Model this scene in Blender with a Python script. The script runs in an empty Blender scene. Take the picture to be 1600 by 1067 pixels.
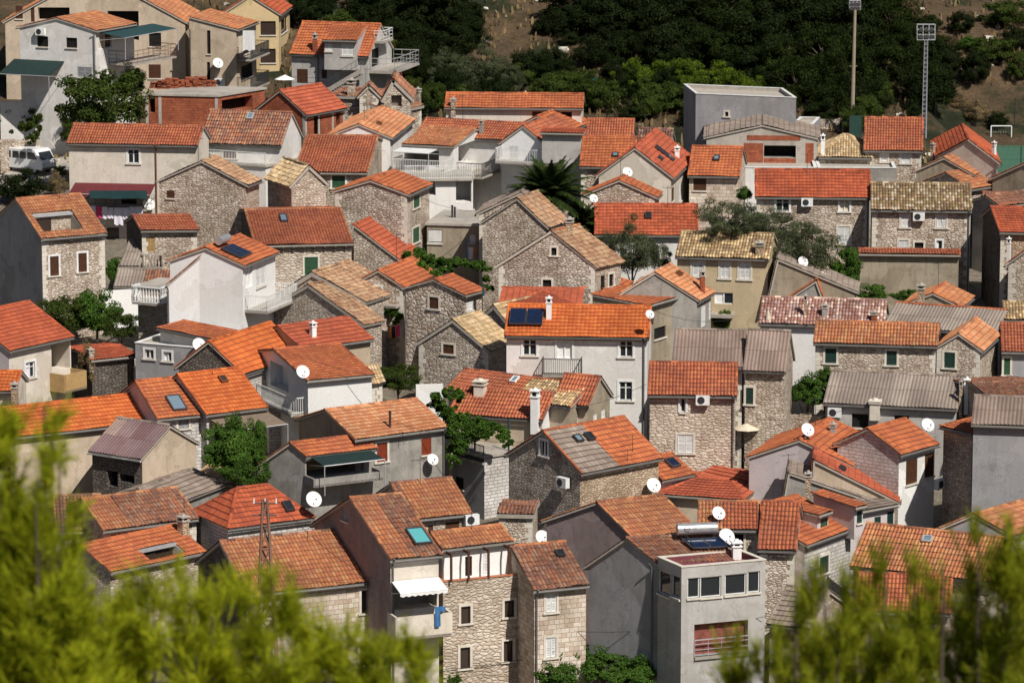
import bpy, math, random
import numpy as np
from mathutils import Vector as V, Matrix
random.seed(7); RNG = np.random.default_rng(7)
R = math.radians
sc = bpy.context.scene
COL = sc.collection

# ---------------------------------------------------------------- camera, sky, sun, exposure
CAMZ = 57.0; PITCH = R(10.5); F = 6222.0
cd = bpy.data.cameras.new('camera'); cam = bpy.data.objects.new('camera', cd); COL.objects.link(cam)
cam.location = (0, 0, CAMZ); cam.rotation_euler = (math.pi/2 - PITCH, 0, 0)
cd.sensor_width = 36; cd.lens = 36*F/1600; cd.clip_start = .5; cd.clip_end = 5000
cd.dof.use_dof = True; cd.dof.focus_distance = 235; cd.dof.aperture_fstop = 12
sc.camera = cam
SUN_AZ = R(33); SUN_EL = R(48)            # azimuth measured to the right of straight behind the camera
w = bpy.data.worlds.new('World'); sc.world = w; w.use_nodes = True
nt = w.node_tree; bg = nt.nodes['Background']
sky = nt.nodes.new('ShaderNodeTexSky'); sky.sky_type = 'NISHITA'; sky.sun_disc = False
sdir = V((math.sin(SUN_AZ)*math.cos(SUN_EL), -math.cos(SUN_AZ)*math.cos(SUN_EL), math.sin(SUN_EL)))
sky.sun_elevation = SUN_EL; sky.sun_rotation = math.atan2(sdir.x, sdir.y)
nt.links.new(sky.outputs[0], bg.inputs[0]); bg.inputs[1].default_value = .05
ld = bpy.data.lights.new('sun', 'SUN'); ld.energy = 5.0; ld.angle = R(.5); ld.color = (1, .945, .865)
lo = bpy.data.objects.new('sun', ld); COL.objects.link(lo)
lo.rotation_euler = sdir.to_track_quat('Z', 'Y').to_euler(); lo.location = (100, -50, 200)
vs = sc.view_settings; vs.view_transform = 'Standard'; vs.look = 'None'; vs.exposure = .02; vs.gamma = 1; vs.use_curve_mapping = False
sc.render.resolution_x = 1024; sc.render.resolution_y = 682
sc.render.engine = 'CYCLES'; sc.cycles.diffuse_bounces = 2; sc.cycles.max_bounces = 6

# ---------------------------------------------------------------- picture <-> world
CP = V((0, 0, CAMZ)); FW = V((0, math.cos(PITCH), -math.sin(PITCH))); UPV = V((0, math.sin(PITCH), math.cos(PITCH)))
OX, OY, SC_ = 0, 0, 1.0
def T(n):
    global OX, OY, SC_
    OX, OY, SC_ = ((0, 0, 1.0) if n == 0 else ([0, 400, 800, 1200][(n-1) % 4], [0, 260, 520, 780][(n-1)//4], 3.9525 if n < 13 else 3.7175))
def px(p): return (OX+p[0]/SC_, OY+p[1]/SC_)
def ray(u, v): return FW + V((1, 0, 0))*((u-800)/F) - UPV*((v-533.5)/F)
def atz(u, v, z):
    d = ray(u, v); return CP + d*((z-CAMZ)/d.z)
def aty(u, v, y):
    d = ray(u, v); return CP + d*(y/d.y)
def onplane(u, v, p, n):
    d = ray(u, v); return CP + d*((p-CP).dot(n)/d.dot(n))
def proj(p):
    q = p-CP; f = q.dot(FW); return (800+F*q.x/f, 533.5-F*q.dot(UPV)/f)
def mpp(p): return (p-CP).dot(FW)/F          # metres per photo pixel at p
def sstep(a, b, x):
    t = min(1, max(0, (x-a)/(b-a))); return t*t*(3-2*t)
def hill0(x): return 330 - 4*math.sin(x*.05)
GS = .12
def gv(y): return GS*(y-188)
def gz(x, y):
    if y < 0: return 55.3
    if y < 10: return 55.3 - .63*y
    if y < 150: return 49+(gv(150)-49)*(y-10)/140
    h0 = hill0(x)
    if x > 32 and 290 < y: h0 = max(h0, 330)
    if y < h0: base = gv(y)
    else:
        d = y-h0; base = gv(h0)+.40*d + .9*math.sin(x*.11+d*.05)*sstep(0, 25, d) + .5*math.sin(x*.31+1+d*.2)*sstep(0, 15, d)
    k = sstep(34, 37, x)*sstep(286, 290, y)*(1-sstep(322, 332, y))      # the level sports court
    return base*(1-k)+COURTZ*k
COURTZ = gv(300)
def atg(u, v, z):                          # the point z metres above the sloping village ground
    d = ray(u, v); t = (GS*(-188)+z-CAMZ)/(d.z-GS*d.y); return CP+d*t

# ---------------------------------------------------------------- mesh builder
class MB:
    def __init__(s): s.v = []; s.n = 0; s.lv = []; s.sz = []; s.uv = []; s.mi = []
    def add(s, verts, faces, uv=None, m=0):
        verts = np.asarray(verts, dtype=np.float64).reshape(-1, 3); faces = np.asarray(faces, dtype=np.int64)
        if faces.ndim == 1: faces = faces[None]
        s.v.append(verts); s.lv.append((faces+s.n).ravel()); M, k = faces.shape
        s.sz.append(np.full(M, k)); s.mi.append(np.full(M, m)); s.n += len(verts)
        s.uv.append(np.zeros((M*k, 2)) if uv is None else np.asarray(uv, dtype=np.float64).reshape(-1, 2))
    def poly(s, pts, uv=None, m=0): s.add([tuple(p) for p in pts], list(range(len(pts))), uv, m)
    def box(s, o, X, Y, Z, x0, x1, y0, y1, z0, z1, m=0):
        if X.cross(Y).dot(Z) < 0: Y, y0, y1 = -Y, -y1, -y0
        P = [o+X*a+Y*b+Z*c for c in (z0, z1) for b in (y0, y1) for a in (x0, x1)]
        f = [(0, 2, 3, 1), (4, 5, 7, 6), (0, 1, 5, 4), (2, 6, 7, 3), (0, 4, 6, 2), (1, 3, 7, 5)]
        dx, dy, dz = x1-x0, y1-y0, z1-z0
        q = lambda a, b: [(x0, z0), (x0+a, z0), (x0+a, z0+b), (x0, z0+b)]
        uv = [(x0, y0), (x0, y1), (x1, y1), (x1, y0), (x0, y0), (x1, y0), (x1, y1), (x0, y1), (x0, z0), (x1, z0), (x1, z1), (x0, z1),
              (x0, z0), (x0, z1), (x1, z1), (x1, z0), (y0, z0), (y0, z1), (y1, z1), (y1, z0), (y0, z0), (y1, z0), (y1, z1), (y0, z1)]
        s.add([tuple(p) for p in P], f, uv, m)
    def wbox(s, c, sx, sy, sz, rz=0, m=0):
        X = V((math.cos(rz), math.sin(rz), 0)); Y = V((-math.sin(rz), math.cos(rz), 0))
        s.box(V(c), X, Y, V((0, 0, 1)), -sx/2, sx/2, -sy/2, sy/2, 0, sz, m)
    def tube(s, p0, p1, r0, r1=None, n=6, m=0, caps=True):
        r1 = r0 if r1 is None else r1
        p0 = V(p0); p1 = V(p1); d = (p1-p0)
        if d.length < 1e-6: return
        d.normalize(); a = d.orthogonal().normalized(); b = d.cross(a)
        an = [2*math.pi*i/n for i in range(n)]
        P = [tuple(p+(a*math.cos(t)+b*math.sin(t))*r) for p, r in ((p0, r0), (p1, r1)) for t in an]
        s.add(P, [(i, (i+1) % n, n+(i+1) % n, n+i) for i in range(n)], None, m)
        if caps:
            s.add(P[:n], [list(range(n))[::-1]], None, m); s.add(P[n:], [list(range(n))], None, m)
    def path(s, pts, r, n=5, m=0):
        for a, b in zip(pts[:-1], pts[1:]): s.tube(a, b, r, r, n, m)
    def build(s, name, mats, parent=None, smooth=False):
        me = bpy.data.meshes.new(name)
        if s.n:
            v = np.concatenate(s.v); lv = np.concatenate(s.lv); sz = np.concatenate(s.sz); uv = np.concatenate(s.uv); mi = np.concatenate(s.mi)
            if parent is not None:
                M = np.array(parent.matrix_world_c.inverted() if hasattr(parent, 'matrix_world_c') else WM[parent.name].inverted())
                v = v@M[:3, :3].T + M[:3, 3]
            me.vertices.add(len(v)); me.vertices.foreach_set('co', v.ravel())
            me.loops.add(len(lv)); me.loops.foreach_set('vertex_index', lv.astype(np.int32))
            me.polygons.add(len(sz)); me.polygons.foreach_set('loop_start', np.concatenate([[0], np.cumsum(sz)[:-1]]).astype(np.int32))
            me.polygons.foreach_set('material_index', mi.astype(np.int32))
            me.polygons.foreach_set('use_smooth', np.full(len(sz), smooth))
            u = me.uv_layers.new(name='UVMap'); u.data.foreach_set('uv', uv.ravel())
            me.update(calc_edges=True)
        for m in (mats if isinstance(mats, (list, tuple)) else [mats]): me.materials.append(m)
        o = bpy.data.objects.new(name, me); COL.objects.link(o)
        if parent is not None: o.parent = parent; WM[o.name] = WM[parent.name]
        return o
WM = {}                                   # world matrix of every parent by name (parts sit at their parent's origin)
def empty(name, loc, rz=0):
    o = bpy.data.objects.new(name, None); COL.objects.link(o); o.location = loc; o.rotation_euler = (0, 0, rz); o.empty_display_size = .5
    WM[o.name] = Matrix.Translation(V(loc)) @ Matrix.Rotation(rz, 4, 'Z'); return o
def tag(o, label=None, cat=None, group=None, kind=None):
    if label: o['label'] = label
    if cat: o['category'] = cat
    if group: o['group'] = group
    if kind: o['kind'] = kind
    return o
def thing(name, label, cat, loc, rz=0, group=None): return tag(empty(name, loc, rz), label, cat, group)
def dup(root, loc, rz, scale=None, label=None, group=None):
    r = root.copy(); COL.objects.link(r); r.location = loc; r.rotation_euler = (0, 0, rz)
    if scale: r.scale = scale
    if label: r['label'] = label
    if group: r['group'] = group
    for ch in KIDS(root):
        c = ch.copy(); COL.objects.link(c); c.parent = r
        for g in KIDS(ch):
            e = g.copy(); COL.objects.link(e); e.parent = c
    return r
def KIDS(o): return [c for c in COL.objects if c.parent == o]

# ---------------------------------------------------------------- materials
class NG:
    def __init__(s, name):
        s.m = bpy.data.materials.new(name); s.m.use_nodes = True; s.t = s.m.node_tree; s.b = s.t.nodes['Principled BSDF']
    def n(s, k, **kw):
        x = s.t.nodes.new(k)
        for a, b in kw.items():
            if a.startswith('i'):
                x.inputs[int(a[1:])].default_value = b
            else: setattr(x, a, b)
        return x
    def l(s, a, b): s.t.links.new(a, b)
    def math(s, op, a, b=None, c=None):
        x = s.n('ShaderNodeMath', operation=op)
        for i, q in enumerate((a, b, c)):
            if q is None: continue
            if isinstance(q, (int, float)): x.inputs[i].default_value = q
            else: s.l(q, x.inputs[i])
        return x.outputs[0]
    def ramp(s, f, stops, interp='LINEAR'):
        x = s.n('ShaderNodeValToRGB'); x.color_ramp.interpolation = interp; e = x.color_ramp.elements
        while len(e) < len(stops): e.new(.5)
        for q, (p, c) in zip(e, stops): q.position = p; q.color = (*c, 1) if len(c) == 3 else c
        s.l(f, x.inputs[0]); return x.outputs[0]
    def mix(s, f, a, b, mode='MIX'):
        x = s.n('ShaderNodeMix', data_type='RGBA', blend_type=mode)
        for i, q in ((0, f), (6, a), (7, b)):
            if isinstance(q, (int, float)): x.inputs[i].default_value = q
            elif isinstance(q, tuple): x.inputs[i].default_value = (*q, 1)
            else: s.l(q, x.inputs[i])
        return x.outputs[2]
    def noise(s, scale, vec=None, detail=3, rough=.55):
        x = s.n('ShaderNodeTexNoise'); x.inputs['Scale'].default_value = scale; x.inputs['Detail'].default_value = detail; x.inputs['Roughness'].default_value = rough
        if vec is not None: s.l(vec, x.inputs['Vector'])
        return x.outputs['Fac']
    def pos(s):
        return s.n('ShaderNodeNewGeometry').outputs['Position']
    def uv(s, sx=1, sy=1, ox=0, oy=0):
        m = s.n('ShaderNodeMapping'); m.inputs['Scale'].default_value = (sx, sy, 1); m.inputs['Location'].default_value = (ox, oy, 0)
        s.l(s.n('ShaderNodeUVMap', uv_map='UVMap').outputs[0], m.inputs['Vector']); return m.outputs[0]
    def fin(s, col, rough=.85, bump=None, bs=.5, bd=.02):
        if isinstance(col, tuple): s.b.inputs['Base Color'].default_value = (*col, 1)
        else: s.l(col, s.b.inputs['Base Color'])
        s.b.inputs['Roughness'].default_value = rough
        s.b.inputs['Specular IOR Level'].default_value = .25 if rough > .5 else .5
        if bump is not None:
            x = s.n('ShaderNodeBump'); x.inputs['Strength'].default_value = bs; x.inputs['Distance'].default_value = bd
            s.l(bump, x.inputs['Height']); s.l(x.outputs[0], s.b.inputs['Normal'])
        return s.m
MC = {}
def plain(name, c, rough=.7, metal=0, var=.12):
    if name in MC: return MC[name]
    g = NG(name); p = g.pos(); f = g.noise(3.0, p, 4)
    col = g.mix(g.ramp(f, [(.3, (0, 0, 0)), (.7, (1, 1, 1))]), tuple(x*(1-var) for x in c), tuple(min(1, x*(1+var)) for x in c))
    g.b.inputs['Metallic'].default_value = metal
    MC[name] = g.fin(col, rough); return MC[name]
# kind: (column, row, wave height, step, jitter)
PROF = {'barrel': (.20, .37, .06, .035, .012), 'flat': (.25, .36, .024, .035, .003), 'sheet': (.28, .40, .014, .042, 0),
        'old': (.20, .37, .065, .035, .028), 'corr': (.22, 1.6, .05, .02, .004)}
ROOFS = {  # name: (profile, per-tile palette, weather colour, weather amount)
 'orange': ('flat', [(0.488, 0.142, 0.051), (0.532, 0.166, 0.059), (0.429, 0.118, 0.047)], (0.222, 0.076, 0.054), .30),
 'orange2': ('barrel', [(0.458, 0.128, 0.054), (0.518, 0.176, 0.074), (0.370, 0.095, 0.047)], (0.177, 0.073, 0.059), .35),
 'bright': ('flat', [(0.568, 0.142, 0.036), (0.619, 0.167, 0.043), (0.516, 0.117, 0.031)], (0.361, 0.096, 0.041), .25),
 'pale': ('flat', [(0.606, 0.252, 0.110), (0.547, 0.205, 0.090), (0.651, 0.320, 0.161)], (0.310, 0.146, 0.090), .35),
 'red': ('sheet', [(0.470, 0.110, 0.052), (0.520, 0.127, 0.060), (0.420, 0.097, 0.047)], (0.260, 0.070, 0.045), .35),
 'redtile': ('flat', [(0.440, 0.097, 0.040), (0.500, 0.116, 0.047), (0.380, 0.083, 0.035)], (0.220, 0.060, 0.040), .4),
 'mix': ('old', [(0.415, 0.156, 0.080), (0.251, 0.098, 0.074), (0.488, 0.252, 0.131), (0.177, 0.089, 0.074), (0.444, 0.138, 0.059), (0.370, 0.247, 0.171)], (0.146, 0.083, 0.061), .6),
 'mixo': ('barrel', [(0.518, 0.196, 0.069), (0.458, 0.146, 0.064), (0.577, 0.300, 0.131), (0.370, 0.128, 0.064)], (0.244, 0.116, 0.080), .45),
 'faded': ('old', [(0.500, 0.297, 0.165), (0.430, 0.231, 0.125), (0.580, 0.396, 0.235), (0.340, 0.182, 0.100), (0.540, 0.330, 0.190)], (0.200, 0.130, 0.095), .45),
 'brown': ('old', [(0.193, 0.089, 0.069), (0.148, 0.076, 0.064), (0.251, 0.116, 0.090), (0.138, 0.064, 0.051), (0.310, 0.205, 0.141)], (0.086, 0.055, 0.046), .6),
 'yellow': ('old', [(0.550, 0.420, 0.218), (0.464, 0.316, 0.158), (0.296, 0.203, 0.120), (0.720, 0.540, 0.300), (0.370, 0.243, 0.120)], (0.250, 0.170, 0.100), .4),
 'straw': ('old', [(0.660, 0.470, 0.250), (0.499, 0.354, 0.188), (0.700, 0.540, 0.340), (0.430, 0.297, 0.168)], (0.340, 0.240, 0.140), .35),
 'pink': ('old', [(0.488, 0.334, 0.294), (0.310, 0.146, 0.110), (0.780, 0.580, 0.460), (0.407, 0.223, 0.171), (0.370, 0.185, 0.141)], (0.222, 0.125, 0.120), .3),
 'mossy': ('old', [(0.258, 0.175, 0.092), (0.310, 0.222, 0.102), (0.206, 0.129, 0.082), (0.420, 0.280, 0.160), (0.580, 0.480, 0.360)], (0.150, 0.110, 0.060), .5),
 'grey': ('corr', [(0.330, 0.270, 0.225), (0.370, 0.310, 0.260), (0.290, 0.235, 0.200)], (0.150, 0.120, 0.105), .5),
 'brownsheet': ('corr', [(.30, .22, .18), (.34, .255, .21), (.26, .19, .155)], (.15, .10, .085), .5),
 'greyred': ('corr', [(0.222, 0.151, 0.151), (0.267, 0.186, 0.187), (0.200, 0.111, 0.115), (0.340, 0.250, 0.210)], (0.155, 0.074, 0.071), .6),
 'greytile': ('sheet', [(0.300, 0.235, 0.190), (0.350, 0.280, 0.230), (0.270, 0.210, 0.170)], (0.150, 0.120, 0.100), .5),
}
def roofmat(k):
    if 'roof_'+k in MC: return MC['roof_'+k]
    prof, pal, wc, wa = ROOFS[k]; mean_ = [sum(q[i] for q in pal)/len(pal) for i in range(3)]; pal = [tuple(mean_[i]+(q[i]-mean_[i])*(.62 if k in ('mix', 'mixo', 'orange2') else 1) for i in range(3)) for q in pal]; p, r, amp, st, jit = PROF[prof]
    g = NG('roof_'+k); s = g.n('ShaderNodeSeparateXYZ'); g.l(g.n('ShaderNodeUVMap', uv_map='UVMap').outputs[0], s.inputs[0])
    c = g.n('ShaderNodeCombineXYZ'); pw = p if prof != 'corr' else 1.1
    g.l(g.math('FLOOR', g.math('DIVIDE', s.outputs[0], pw)), c.inputs[0]); g.l(g.math('FLOOR', g.math('DIVIDE', s.outputs[1], r)), c.inputs[1])
    wn = g.n('ShaderNodeTexWhiteNoise', noise_dimensions='2D'); g.l(c.outputs[0], wn.inputs['Vector'])
    n = len(pal); col = g.ramp(wn.outputs['Value'], [(i/n, q) for i, q in enumerate(pal)], 'CONSTANT')
    P = g.pos()
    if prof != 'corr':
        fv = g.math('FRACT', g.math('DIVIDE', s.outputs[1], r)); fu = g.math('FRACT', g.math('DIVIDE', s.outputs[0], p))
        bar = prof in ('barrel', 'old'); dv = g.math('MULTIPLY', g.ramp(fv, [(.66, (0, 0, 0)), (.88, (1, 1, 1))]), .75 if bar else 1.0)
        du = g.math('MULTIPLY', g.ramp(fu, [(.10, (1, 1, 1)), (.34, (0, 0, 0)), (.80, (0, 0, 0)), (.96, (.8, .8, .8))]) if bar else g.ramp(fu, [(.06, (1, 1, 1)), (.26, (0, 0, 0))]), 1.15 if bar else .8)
        col = g.mix(g.math('MULTIPLY', g.math('MAXIMUM', dv, du), .68), col, tuple(x*.5 for x in wc))  # crevice dirt plus shade painted into the row laps and column valleys
    w1 = g.ramp(g.noise(.55, P, 5, .65), [(.46, (0, 0, 0)), (.66, (1, 1, 1))]); w2 = g.ramp(g.noise(4, P, 5, .7), [(.42, (0, 0, 0)), (.7, (1, 1, 1))])
    col = g.mix(g.math('MULTIPLY', w1, wa*.85), col, wc); col = g.mix(g.math('MULTIPLY', w2, wa*.55), col, wc)
    w3 = g.ramp(g.noise(.35, P, 2, .5), [(.3, (.80, .80, .80)), (.75, (1.15, 1.15, 1.15))]); col = g.mix(1.0, col, w3, 'MULTIPLY')
    if prof == 'corr':   # colour darkens towards the troughs of the sheet
        t = g.math('PINGPONG', g.math('DIVIDE', s.outputs[0], p/1.0), .5)
        col = g.mix(g.math('MULTIPLY', g.math('SUBTRACT', 1.0, g.math('MULTIPLY', t, 2.0)), .45), col, tuple(x*.45 for x in pal[0]))
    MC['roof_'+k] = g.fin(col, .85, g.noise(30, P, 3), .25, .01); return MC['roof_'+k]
def stone(name, cols, mortar, sx, sy, kind='rubble', mw=.07):
    g = NG(name); P = g.pos()
    if kind == 'rubble':
        uv = g.uv(sx, sy)
        wob = g.n('ShaderNodeTexNoise'); wob.inputs['Scale'].default_value = 1.5; g.l(uv, wob.inputs['Vector'])
        vm = g.n('ShaderNodeVectorMath', operation='MULTIPLY_ADD'); g.l(wob.outputs['Color'], vm.inputs[0]); vm.inputs[1].default_value = (1.1, .8, 0); g.l(uv, vm.inputs[2])
        a = g.n('ShaderNodeTexVoronoi', voronoi_dimensions='2D', feature='F1'); b = g.n('ShaderNodeTexVoronoi', voronoi_dimensions='2D', feature='DISTANCE_TO_EDGE')
        for q in (a, b): q.inputs['Scale'].default_value = 1; q.inputs['Randomness'].default_value = .85; g.l(vm.outputs[0], q.inputs['Vector'])
        sp = g.n('ShaderNodeSeparateColor'); g.l(a.outputs['Color'], sp.inputs[0]); rnd = sp.outputs[0]
        edge = g.ramp(b.outputs['Distance'], [(mw*.5, (1, 1, 1)), (mw*1.6, (0, 0, 0))])
        h = g.ramp(b.outputs['Distance'], [(0, (0, 0, 0)), (.25, (1, 1, 1))])
    else:
        x = g.n('ShaderNodeTexBrick'); g.l(g.uv(1, 1), x.inputs['Vector']); x.inputs['Scale'].default_value = 1
        x.inputs['Color1'].default_value = (0, 0, 0, 1); x.inputs['Color2'].default_value = (1, 1, 1, 1); x.inputs['Mortar'].default_value = (.5, .5, .5, 1)
        x.inputs['Mortar Size'].default_value = mw*.2; x.inputs['Brick Width'].default_value = sx; x.inputs['Row Height'].default_value = sy; x.inputs['Mortar Smooth'].default_value = .3
        x.squash = .6; x.squash_frequency = 3; x.offset = .43
        sp = g.n('ShaderNodeSeparateColor'); g.l(x.outputs['Color'], sp.inputs[0]); rnd = sp.outputs[0]; edge = x.outputs['Fac']; h = g.math('SUBTRACT', 1.0, edge)
    n = len(cols); col = g.ramp(rnd, [(i/max(1, n-1), q) for i, q in enumerate(cols)])
    fine = g.noise(14, P, 4, .7); col = g.mix(1.0, col, g.ramp(fine, [(.3, (.68, .68, .68)), (.7, (1.22, 1.2, 1.16))]), 'MULTIPLY')
    col = g.mix(edge, col, mortar)
    big = g.noise(.45, P, 4, .6); col = g.mix(1.0, col, g.ramp(big, [(.3, (.66, .62, .58)), (.65, (1.12, 1.12, 1.12))]), 'MULTIPLY')
    MC[name] = g.fin(col, .9, g.math('ADD', h, g.math('MULTIPLY', fine, .5)), .9, .05); return MC[name]
stone('stone_rubble', [(0.370, 0.296, 0.229), (0.565, 0.470, 0.386), (0.702, 0.624, 0.532), (0.458, 0.366, 0.287), (0.760, 0.693, 0.615), (0.527, 0.435, 0.355)], (0.322, 0.252, 0.198), 3.8, 7.4, mw=.055)
stone('stone_grey', [(0.332, 0.277, 0.229), (0.507, 0.440, 0.381), (0.643, 0.579, 0.511), (0.420, 0.352, 0.287), (0.722, 0.663, 0.600)], (0.244, 0.198, 0.162), 3.8, 6.6, mw=.06)
stone('stone_mosaic', [(0.390, 0.317, 0.255), (0.565, 0.485, 0.417), (0.683, 0.614, 0.542), (0.468, 0.366, 0.292)], (0.225, 0.178, 0.140), 2.9, 3.6, mw=.05)
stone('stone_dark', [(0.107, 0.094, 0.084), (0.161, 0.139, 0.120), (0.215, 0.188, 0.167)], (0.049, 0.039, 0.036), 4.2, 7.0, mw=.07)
stone('stone_brown', [(0.429, 0.307, 0.209), (0.555, 0.426, 0.302), (0.643, 0.525, 0.397), (0.390, 0.277, 0.177)], (0.332, 0.247, 0.177), 4.2, 8.0, mw=.05)
stone('stone_ashlar', [(0.487, 0.376, 0.297), (0.643, 0.555, 0.470), (0.742, 0.673, 0.595), (0.546, 0.435, 0.344)], (0.370, 0.296, 0.240), .46, .25, 'brick', .05)
stone('stone_coursed', [(0.585, 0.494, 0.407), (0.683, 0.604, 0.511), (0.624, 0.545, 0.453), (0.527, 0.430, 0.344), (0.732, 0.663, 0.584)], (0.420, 0.337, 0.261), 2.7, 5.8, mw=.04)
stone('stone_white', [(0.605, 0.584, 0.564), (0.702, 0.683, 0.668), (0.546, 0.525, 0.501)], (0.390, 0.366, 0.355), .55, .2, 'brick', .12)
stone('brick_red', [(.34, .09, .045), (.42, .125, .06), (.28, .075, .04)], (.24, .13, .095), .30, .2, 'brick', .05)
def plaster(name, c, dirt, amt=.5, streak=.5):
    g = NG(name); P = g.pos()
    col = g.mix(g.math('MULTIPLY', g.ramp(g.noise(.7, P, 5, .65), [(.45, (0, 0, 0)), (.72, (1, 1, 1))]), amt), c, dirt)
    st = g.ramp(g.noise(1.0, g.uv(2.2, .22), 4, .6), [(.5, (0, 0, 0)), (.75, (1, 1, 1))]); col = g.mix(g.math('MULTIPLY', st, streak), col, dirt)
    f = g.noise(9, P, 5, .7); col = g.mix(1.0, col, g.ramp(f, [(.3, (.90, .90, .90)), (.7, (1.06, 1.06, 1.06))]), 'MULTIPLY')
    pt = g.n('ShaderNodeTexVoronoi', voronoi_dimensions='3D', feature='F1'); pt.inputs['Scale'].default_value = .33; wv = g.n('ShaderNodeVectorMath', operation='MULTIPLY_ADD')
    wn = g.n('ShaderNodeTexNoise'); wn.inputs['Scale'].default_value = .9; g.l(P, wn.inputs['Vector']); g.l(wn.outputs['Color'], wv.inputs[0]); wv.inputs[1].default_value = (3, 3, 3); g.l(P, wv.inputs[2]); g.l(wv.outputs[0], pt.inputs['Vector'])
    sp = g.n('ShaderNodeSeparateColor'); g.l(pt.outputs['Color'], sp.inputs[0]); col = g.mix(1.0, col, g.ramp(sp.outputs[0], [(.0, (.84, .83, .80)), (.5, (1, 1, 1)), (1, (1.05, 1.04, 1.02))]), 'MULTIPLY')
    ck = g.n('ShaderNodeTexVoronoi', voronoi_dimensions='3D', feature='DISTANCE_TO_EDGE'); ck.inputs['Scale'].default_value = .45; g.l(wv.outputs[0], ck.inputs['Vector']); col = g.mix(g.math('MULTIPLY', g.ramp(ck.outputs['Distance'], [(.004, (1, 1, 1)), (.016, (0, 0, 0))]), .35*min(1, amt+streak)), col, tuple(x*.6 for x in dirt))
    MC[name] = g.fin(col, .9, f, .3, .02); return MC[name]
plaster('plaster_cream', (.66, .60, .52), (.46, .40, .33), .5, .4)
plaster('plaster_beige', (.55, .45, .345), (.33, .26, .19), .5, .45)
plaster('plaster_yellow', (.60, .46, .26), (.42, .33, .20), .3, .3)
plaster('plaster_sand', (.52, .42, .27), (.38, .31, .21), .4, .35)
plaster('plaster_white', (.74, .72, .70), (.50, .47, .43), .35, .3)
plaster('plaster_pure', (.80, .80, .79), (.62, .61, .58), .2, .15)
plaster('plaster_grey', (.47, .45, .43), (.30, .29, .27), .6, .5)
plaster('plaster_cement', (.33, .31, .285), (.17, .16, .145), .85, .7)
plaster('plaster_drab', (.35, .30, .225), (.20, .165, .12), .7, .8)
plaster('plaster_lilac', (.56, .50, .50), (.40, .35, .35), .4, .35)
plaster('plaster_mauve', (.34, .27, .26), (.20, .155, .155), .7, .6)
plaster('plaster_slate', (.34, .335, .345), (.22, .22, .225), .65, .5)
plaster('concrete', (.42, .385, .34), (.24, .215, .19), .7, .5)
def M(k): return MC[k] if k in MC else MC[{'cream': 'plaster_cream', 'beige': 'plaster_beige', 'yellow': 'plaster_yellow', 'sand': 'plaster_sand', 'white': 'plaster_white',
    'pure': 'plaster_pure', 'grey': 'plaster_grey', 'cement': 'plaster_cement', 'drab': 'plaster_drab', 'lilac': 'plaster_lilac', 'mauve': 'plaster_mauve', 'slate': 'plaster_slate',
    'rubble': 'stone_rubble', 'sgrey': 'stone_grey', 'mosaic': 'stone_mosaic', 'sdark': 'stone_dark', 'coursed': 'stone_coursed', 'sbrown': 'stone_brown', 'ashlar': 'stone_ashlar', 'swhite': 'stone_white', 'brick': 'brick_red', 'conc': 'concrete'}[k]]
plain('white_paint', (.74, .74, .72), .5); plain('green_paint', (.035, .10, .05), .5); plain('dark_green_paint', (.015, .045, .035), .5)
plain('brown_paint', (.09, .04, .022), .55); plain('red_paint', (.24, .045, .02), .55); plain('dark_wood', (.04, .025, .018), .6); plain('tan_paint', (.42, .27, .12), .6)
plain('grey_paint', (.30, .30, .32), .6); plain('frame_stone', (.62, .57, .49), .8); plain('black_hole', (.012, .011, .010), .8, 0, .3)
plain('gutter_grey', (.16, .155, .15), .5, .3); plain('gutter_dark', (.05, .045, .045), .5); plain('gutter_white', (.6, .6, .6), .5); plain('rust', (.16, .065, .03), .8)
plain('metal_light', (.55, .55, .56), .4, .4); plain('metal_dark', (.06, .06, .065), .45, .5); plain('dish_white', (.72, .71, .69), .5); plain('plastic_dark', (.03, .03, .035), .5)
plain('panel_blue', (.010, .018, .045), .15); plain('panel_frame', (.10, .10, .11), .35, .5); plain('fabric_white', (.78, .78, .76), .9); plain('fabric_pink', (.62, .06, .16), .9); plain('fabric_lilac', (.70, .68, .76), .9)
plain('fabric_blue', (.05, .16, .35), .9); plain('fabric_maroon', (.12, .022, .026), .9); plain('fabric_teal', (.02, .055, .06), .9); plain('fabric_green', (.014, .032, .030), .9); plain('fabric_orange', (.65, .22, .05), .9)
plain('fabric_beige', (.62, .54, .42), .9); plain('curtain_red', (.20, .065, .05), .9, 0, .5); plain('wood_old', (.20, .15, .11), .85); plain('rubber', (.02, .02, .02), .8); plain('car_white', (.78, .78, .77), .25, 0, .03)
plain('clay_pot', (.45, .16, .08), .8); plain('slab_edge', (.40, .36, .31), .9); plain('bark', (.10, .075, .055), .95); plain('net_teal', (.02, .13, .11), .8); plain('mast_rust', (.20, .11, .08), .8); plain('mast_beige', (.30, .24, .18), .8)
plain('tank_silver', (.55, .55, .56), .3, .6); plain('logo_dark', (.05, .05, .06), .6); plain('cable', (.03, .03, .03), .7); plain('mauve_coping', (.18, .05, .06), .8)
def glassm(name, c):
    g = NG(name); g.b.inputs['Base Color'].default_value = (*c, 1); g.b.inputs['Roughness'].default_value = .08; g.b.inputs['Specular IOR Level'].default_value = .6; MC[name] = g.m
plain('panel_glassy', (.012, .015, .026), .15)
glassm('pane_dark', (.02, .024, .028)); glassm('pane_sky', (.16, .22, .27)); glassm('pane_teal', (.10, .36, .38)); glassm('pane_brown', (.05, .035, .028))
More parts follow.
